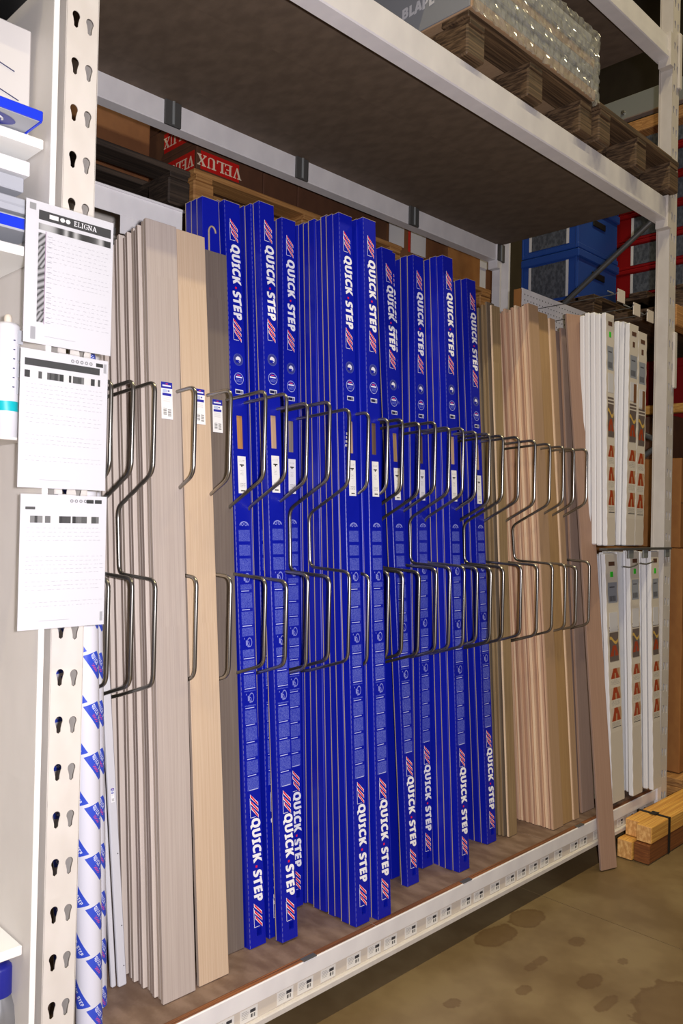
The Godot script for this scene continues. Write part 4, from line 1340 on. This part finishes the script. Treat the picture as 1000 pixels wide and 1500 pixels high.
# ---------------------------------------------------------------- things behind the rack
func simple_carton(called: String, label: String, lo: Vector3, hi: Vector3, m: Material, tape: bool, group := "") -> Node3D:
	var o := thing(called, label, "box", Vector3(lo.x, lo.y, hi.z), group)
	var s := hi - lo
	part("body", box_mesh(Vector3(0, 0, -s.z), Vector3(s.x, s.y, 0), 0.003), m, o)
	if tape:
		part("flap_seam", box_mesh(Vector3(0.002, s.y * 0.5 - 0.0015, 0), Vector3(s.x - 0.002, s.y * 0.5 + 0.0015, 0.0012), 0.0), M.dark_carton, o)
	return o

func pallet(called: String, label: String, where: Vector3, lx: float, lz: float, m: Material, blocks := 3) -> Node3D:
	var o := thing(called, label, "pallet", where)
	var r := RandomNumberGenerator.new()
	r.seed = hash(label)
	for k in 3:
		if k > 0:
			part("bottom_board", box_mesh(Vector3(0, 0, -lz * k / 2.0 * 0.9 - 0.1), Vector3(lx, 0.020, -lz * k / 2.0 * 0.9), 0.002), m, o)
		for i in blocks:
			var bx := (lx - 0.10) * i / (blocks - 1)
			var bz := -lz * k / 2.0 * 0.9
			part("block", box_mesh(Vector3(bx + r.randf() * 0.006, 0.020 if k > 0 else 0.0, bz - 0.145), Vector3(bx + 0.10, 0.100, bz + r.randf() * 0.006 - 0.006), 0.006), m, o)
	for i in blocks:
		var bx := (lx - 0.10) * i / (blocks - 1)
		part("stringer", box_mesh(Vector3(bx + 0.01, 0.100, -lz), Vector3(bx + 0.09, 0.120, 0), 0.002), m, o)
	for k in 5:
		var bz := -(lz - 0.11) * k / 4.0
		part("top_board", box_mesh(Vector3(0, 0.120, bz - 0.11 - r.randf() * 0.01), Vector3(lx, 0.141 + r.randf() * 0.002, bz), 0.003), m, o)
	return o

func build_background() -> void:
	# back rack that carries the goods behind
	var b := thing("back_rack", "rear pallet rack seen dimly over the tops of the cartons", "rack")
	for x in [-0.6, 3.02]:
		part("post", box_mesh(Vector3(x, 0, -1.27), Vector3(x + 0.075, 4.3, -1.19), 0.003), M.white_paint, b)
	part("post_bracket", box_mesh(Vector3(2.97, 2.86, -1.19), Vector3(3.10, 3.06, -1.183), 0.003), M.white_paint, b)
	part("back_beam", box_mesh(Vector3(-0.6, 2.44, -1.27), Vector3(3.15, 2.54, -1.20), 0.004), M.cream_paint, b)
	part("back_deck", box_mesh(Vector3(-0.6, 2.54, -2.3), Vector3(3.15, 2.56, -1.08), 0.002), M.hardboard, b)
	pallet("pallet", "pale new pallet under the red labelled cartons", Vector3(1.0, 2.626, -1.10), 1.25, 0.8, M.new_pallet)
	part("bearer", box_mesh(Vector3(0.0, -0.064, -0.8), Vector3(1.25, -0.001, -0.04), 0.003), M.old_pallet, thing_last())
	# cartons with red labels, labels standing on their heads
	var vt := text_mesh("VELUX", font_serif_bold(), 48, 0.00135)
	var y0 := 2.772
	for row in 3:
		for col in 3:
			var x0 := [1.05, 1.40, 1.60][col] as float
			var x1 := [1.395, 1.595, 2.20][col] as float
			var o := simple_carton("labelled_carton", "brown carton with a red label, %s layer, %s column on the pale pallet" % [["bottom", "middle", "top"][row], ["end", "middle", "inner"][col]], Vector3(x0, y0 + row * 0.132, -1.75), Vector3(x1, y0 + row * 0.132 + 0.130, -1.16), M.dark_carton, false, "cartons on the pale pallet")
			if col == 0:
				var l := part("red_label", box_mesh(Vector3(0.02, 0.030, 0.0), Vector3(0.215, 0.105, 0.001), 0.0), M.red_label, o)
				var w := part("label_lettering", vt, M.cream_ink, l, Vector3(0.115, 0.067, 0.0012))
				w.rotation.z = PI
				var l2 := part("red_label", box_mesh(Vector3(-0.001, 0.022, -0.24), Vector3(0.0, 0.105, -0.015), 0.0), M.red_label, o)
				var w2 := part("label_lettering", vt, M.cream_ink, l2, Vector3(-0.0014, 0.064, -0.13))
				w2.rotation = Vector3(0, -PI / 2, PI)
	# labelled carton and tan cartons further right
	var o := simple_carton("shipping_carton", "brown carton with two white shipping labels behind the cartons", Vector3(2.26, 2.708, -1.7), Vector3(2.70, 3.12, -1.16), M.brown_carton, false)
	var a1 := at(566, 325, 2, -1.16)
	part("shipping_label", box_mesh(Vector3(a1.x - 2.24, 0.085, 0), Vector3(a1.x - 2.24 + 0.115, 0.20, 0.001), 0.0), M.stripe_white, o)
	part("shipping_label", box_mesh(Vector3(a1.x - 2.24 + 0.17, 0.075, 0), Vector3(a1.x - 2.24 + 0.29, 0.20, 0.001), 0.0), M.stripe_white, o)
	part("orange_stripe", box_mesh(Vector3(a1.x - 2.24 + 0.148, 0.075, 0), Vector3(a1.x - 2.24 + 0.165, 0.20, 0.001), 0.0), M.red_label, o)
	simple_carton("tall_carton", "plain tan carton left of the white back post", Vector3(2.71, 2.708, -1.8), Vector3(3.01, 3.3, -1.17), M.tan_carton, false)
	simple_carton("tall_carton", "plain brown carton behind the rear right upright", Vector3(3.11, 2.562, -1.8), Vector3(3.26, 3.3, -1.20), M.brown_carton, false)
	pallet("pallet", "pale pallet under the shipping labelled carton", Vector3(2.26, 2.562, -1.09), 0.75, 0.7, M.new_pallet, 2)
	# dark worn pallet at the left and a carton behind it
	pallet("worn_pallet", "blackened worn pallet seen behind the white cross rail", Vector3(0.05, 2.562, -1.02), 0.88, 0.9, M.black_pallet)
	simple_carton("big_carton", "large brown carton behind the blackened pallet", Vector3(0.2, 2.71, -1.88), Vector3(0.98, 3.5, -1.40), M.brown_carton, false)

	# crates beyond the right end
	var r2 := thing("side_rack", "rack bay beyond the right upright carrying plastic crates", "rack")
	part("side_deck", box_mesh(Vector3(3.18, 2.44, -1.06), Vector3(6.3, 2.50, 0.32), 0.003), M.old_pallet, r2)
	part("side_beam", box_mesh(Vector3(2.94, 2.33, -0.06), Vector3(6.3, 2.43, 0.0), 0.004), M.new_pallet, r2)
	part("side_post", box_mesh(Vector3(5.8, 0, -0.1), Vector3(5.9, 4.3, 0.0), 0.003), M.cream_paint, r2)
	for k in 3:
		crate("blue_crate", ["blue crate at the bottom of the blue stack", "blue crate in the middle of the blue stack", "blue crate on top of the blue stack"][k], Vector3(3.30, 2.646 + k * 0.30, -0.71), Vector3(0.48, 0.295, 0.38), M.blue_plastic)
	for k in 6:
		crate("red_crate", "red crate number %s up in the red stack beside the blue crates" % ["one", "two", "three", "four", "five", "six"][k], Vector3(3.92, 2.790 + k * 0.172, -0.26), Vector3(0.5, 0.170, 0.60), M.red_plastic)
	for k in 7:
		crate("red_crate", "red crate number %s up in the red stack next to the aisle" % ["one", "two", "three", "four", "five", "six", "seven"][k], Vector3(4.10, 2.790 + k * 0.172, 0.28), Vector3(0.5, 0.170, 0.50), M.red_plastic)
	pallet("pallet", "worn pallet under the red crates, upper of two", Vector3(3.84, 2.645, 0.29), 0.9, 1.25, M.old_pallet)
	pallet("pallet", "worn pallet under the red crates, lower of two", Vector3(3.84, 2.501, 0.29), 0.9, 1.25, M.old_pallet)
	pallet("pallet", "worn pallet under the blue crates", Vector3(3.24, 2.501, -0.58), 0.58, 0.48, M.old_pallet)

	# goods low down beyond the right upright
	simple_carton("tall_carton", "tall tan carton standing on a pallet beyond the right upright", Vector3(3.30, 0.15, -0.95), Vector3(3.95, 1.28, -0.10), M.tan_carton, false)
	simple_carton("tall_carton", "brown carton on top of the tall tan carton", Vector3(3.31, 1.283, -0.95), Vector3(3.95, 1.74, -0.12), M.tan_carton, true)
	pallet("pallet", "pallet under the tall tan carton beyond the right upright", Vector3(3.22, 0.002, -0.05), 0.9, 1.0, M.new_pallet)
	var w := thing("red_box", "dark red box standing beyond the right upright", "box", Vector3(3.75, 1.743, -0.22))
	part("body", box_mesh(Vector3(0, 0, -0.35), Vector3(0.6, 0.56, 0), 0.004), M.red_plastic, w)
	part("lid", box_mesh(Vector3(-0.006, 0.55, -0.356), Vector3(0.606, 0.60, 0.006), 0.004), M.red_plastic, w)
	w = thing("cross_batten", "pale wooden batten lying across behind the right upright", "batten", Vector3(3.34, 1.98, -0.95))
	part("batten", box_mesh(Vector3(0, 0, 0), Vector3(0.05, 0.045, 0.95), 0.002), M.lumber, w)
	part("cord", tube_mesh([Vector3(-0.005, 0.09, 0.52), Vector3(-0.005, -0.06, 0.52)], 0.004, 6), M.lumber, w)
	simple_carton("dark_box", "dark brown box under the pale batten", Vector3(3.36, 1.743, -0.95), Vector3(3.72, 1.97, -0.2), M.dark_carton, false)

func font_serif_bold() -> Font:
	var s := SystemFont.new()
	s.font_names = PackedStringArray(["Droid Serif"])
	s.font_weight = 700
	return s

func crate(called: String, label: String, where: Vector3, size: Vector3, m: Material) -> void:
	# where is the bottom corner that is at low x and high z
	var o := thing(called, label, "crate", where, "stacked plastic crates")
	var st := begin()
	add_box(st, Vector3(0.012, 0, -size.z + 0.012), Vector3(size.x - 0.012, size.y * 0.86, -0.012), 0.004)
	part("body", done(st), m, o)
	part("rim", box_mesh(Vector3(0, size.y * 0.84, -size.z), Vector3(size.x, size.y, 0), 0.006), m, o)
	part("foot_rim", box_mesh(Vector3(0.006, 0.0, -size.z + 0.006), Vector3(size.x - 0.006, size.y * 0.10, -0.006), 0.004), m, o)
	for k in 2:
		var z := -size.z * (0.04 + 0.918 * k)
		part("rib", box_mesh(Vector3(0.004, 0.0, z - 0.012), Vector3(0.016, size.y * 0.86, z), 0.002), m, o)
	var deep := 0.84 if m == M.blue_plastic else 0.74
	part("side_panel", box_mesh(Vector3(0.008, size.y * 0.12, -size.z * deep), Vector3(0.0125, size.y * 0.82, -size.z * 0.20), 0.001), M.grey_panel, o)
	for z in [-size.z * deep, -size.z * 0.20]:
		part("stripe", box_mesh(Vector3(0.006, size.y * 0.12, z - 0.008), Vector3(0.0085, size.y * 0.82, z + 0.008), 0.0), M.stripe_white, o)
	part("handle", box_mesh(Vector3(size.x * 0.35, size.y * 0.55, -0.012), Vector3(size.x * 0.65, size.y * 0.68, -0.004), 0.004), M.black_plastic, o)

# ---------------------------------------------------------------- load on the upper level
func build_top_load() -> void:
	var deck := 2.9046
	pallet("worn_pallet", "worn grey pallet on the upper deck under the wrapped sheets", Vector3(1.275, deck, 0.02), 0.81, 0.88, M.old_pallet, 3)
	var t := thing("wrapped_stack", "stack of grey sheets wrapped in clear film on the upper pallet", "stack", Vector3(1.270, deck + 0.146, 0.03))
	for k in 6:
		part("sheet_pack", box_mesh(Vector3(0.006 + 0.004 * (k % 2), k * 0.042, -0.85), Vector3(0.82 - 0.012 * (k % 3), k * 0.042 + 0.040, 0.0 - 0.006 * (k % 2)), 0.004), M.wrapped_grey if k % 3 else M.tan_board, t)
	var face := at(612, 12, 0, 1.27) - t.position
	var cover := part("cover_sheet", box_mesh(Vector3(0.0, 0.002, -0.85), Vector3(0.006, 0.25, -0.004), 0.001), M.wrapped_grey, t)
	var bl := part("sheet_lettering", text_mesh("BLAPE", font_bold, 48, 0.0010), M.stripe_white, cover, Vector3(-0.0012, face.y, face.z))
	bl.rotation.y = -PI / 2
	var n := FastNoiseLite.new()
	n.seed = 88
	n.frequency = 26.0
	var st := begin()
	for side in 2:
		for i in 70:
			for j in 22:
				var q := []
				for c in [[0, 0], [1, 0], [1, 1], [0, 1]]:
					var u := float(i + c[0]) / 70.0
					var v := float(j + c[1]) / 22.0
					var bump := n.get_noise_3d(u * 2.0 + side * 7.0, v * 0.8, 0.3) * 0.012 + 0.008
					if side == 0:
						q.append(Vector3(u * 0.83, v * 0.275 - 0.012, bump))
					else:
						q.append(Vector3(0.826 + bump, v * 0.275 - 0.012, -u * 0.85))
				quad_n(st, q[0], q[1], q[2], q[3], Vector3.BACK if side == 0 else Vector3.RIGHT)
	part("film", done(st), M.wrap_film, t)
	pallet("worn_pallet", "dark worn pallet on the upper deck next to the right upright", Vector3(2.105, deck, 0.04), 0.74, 0.9, M.old_pallet, 3)
	var o := thing("worn_pallet", "worn pallet lying on top of the dark pallet by the right upright", "pallet", Vector3(2.12, deck + 0.146, 0.02))
	for k in 4:
		part("top_board", box_mesh(Vector3(0.02 * (k % 2), 0.0 + 0.004 * (k % 2), -0.2 * k - 0.12), Vector3(0.70 + 0.02 * (k % 3), 0.022 + 0.004 * (k % 2), -0.2 * k), 0.004), M.old_pallet, o)
	# beams and boards of the bay behind, high up
	var hb := at(905, 190, 0, 3.6)
	var r := thing("high_batten", "brown timber batten of the bay beyond, high beside the right upright", "batten", Vector3(3.6, hb.y, hb.z))
	part("batten", box_mesh(Vector3(0, -0.05, -0.62), Vector3(0.09, 0.02, 0.62), 0.004), M.new_pallet, r)
	r = thing("high_beam", "grey steel crosspiece above the brown batten beyond the upright", "beam", Vector3(3.66, hb.y + 0.15, hb.z))
	part("beam", box_mesh(Vector3(0, -0.07, -0.55), Vector3(0.05, 0.06, 0.62), 0.004), M.zinc, r)
	part("bolt", tube_mesh([Vector3(-0.01, -0.03, 0.0), Vector3(0.0, -0.03, 0.0)], 0.012, 8), M.steel, r)

# ---------------------------------------------------------------- bundle of timber on the floor
func build_timber() -> void:
	var rows := [[2.435, 0.002, 0.004, 0.066, 0.078, "lumber", "pale squared timber on the floor, lower and next to the rack"], [2.445, 0.002, 0.072, 0.066, 0.078, "brown_lumber", "brown squared timber on the floor, lower and next to the aisle"], [2.490, 0.082, 0.012, 0.060, 0.070, "lumber", "pale squared timber on the pile, upper and next to the rack"], [2.462, 0.082, 0.074, 0.066, 0.070, "lumber", "pale squared timber on the pile, upper and next to the aisle"]]
	for q in rows:
		var t := thing("squared_timber", q[6], "timber", Vector3(q[0], q[1], q[2]), "timbers strapped in a bundle")
		part("beam", box_mesh(Vector3(0.001, 0, 0), Vector3(1.9, q[4], q[3]), 0.004), M[q[5]], t)
		part("sawn_end", box_mesh(Vector3(0, 0.003, 0.003), Vector3(0.002, q[4] - 0.003, q[3] - 0.003), 0.0), M.end_grain if q[5] == "lumber" else M.brown_lumber, t)
	var s := thing("steel_strap", "dark steel strap tied round the timber bundle", "strap", Vector3(2.62, 0.0, 0.0))
	var st := begin()
	var a := [Vector3(0, 0.154, 0.008), Vector3(0, 0.154, 0.143), Vector3(0, 0.08, 0.143), Vector3(0, 0.001, 0.141)]
	add_box(st, Vector3(0, 0.1525, 0.008), Vector3(0.018, 0.1545, 0.143), 0.0)
	add_box(st, Vector3(0, 0.004, 0.1405), Vector3(0.018, 0.154, 0.143), 0.0)
	add_box(st, Vector3(0, 0.004, 0.0015), Vector3(0.018, 0.154, 0.0035), 0.0)
	part("band", done(st), M.black_steel, s)
	part("buckle", box_mesh(Vector3(-0.01, 0.1545, 0.06), Vector3(0.028, 0.158, 0.09), 0.001), M.black_steel, s)
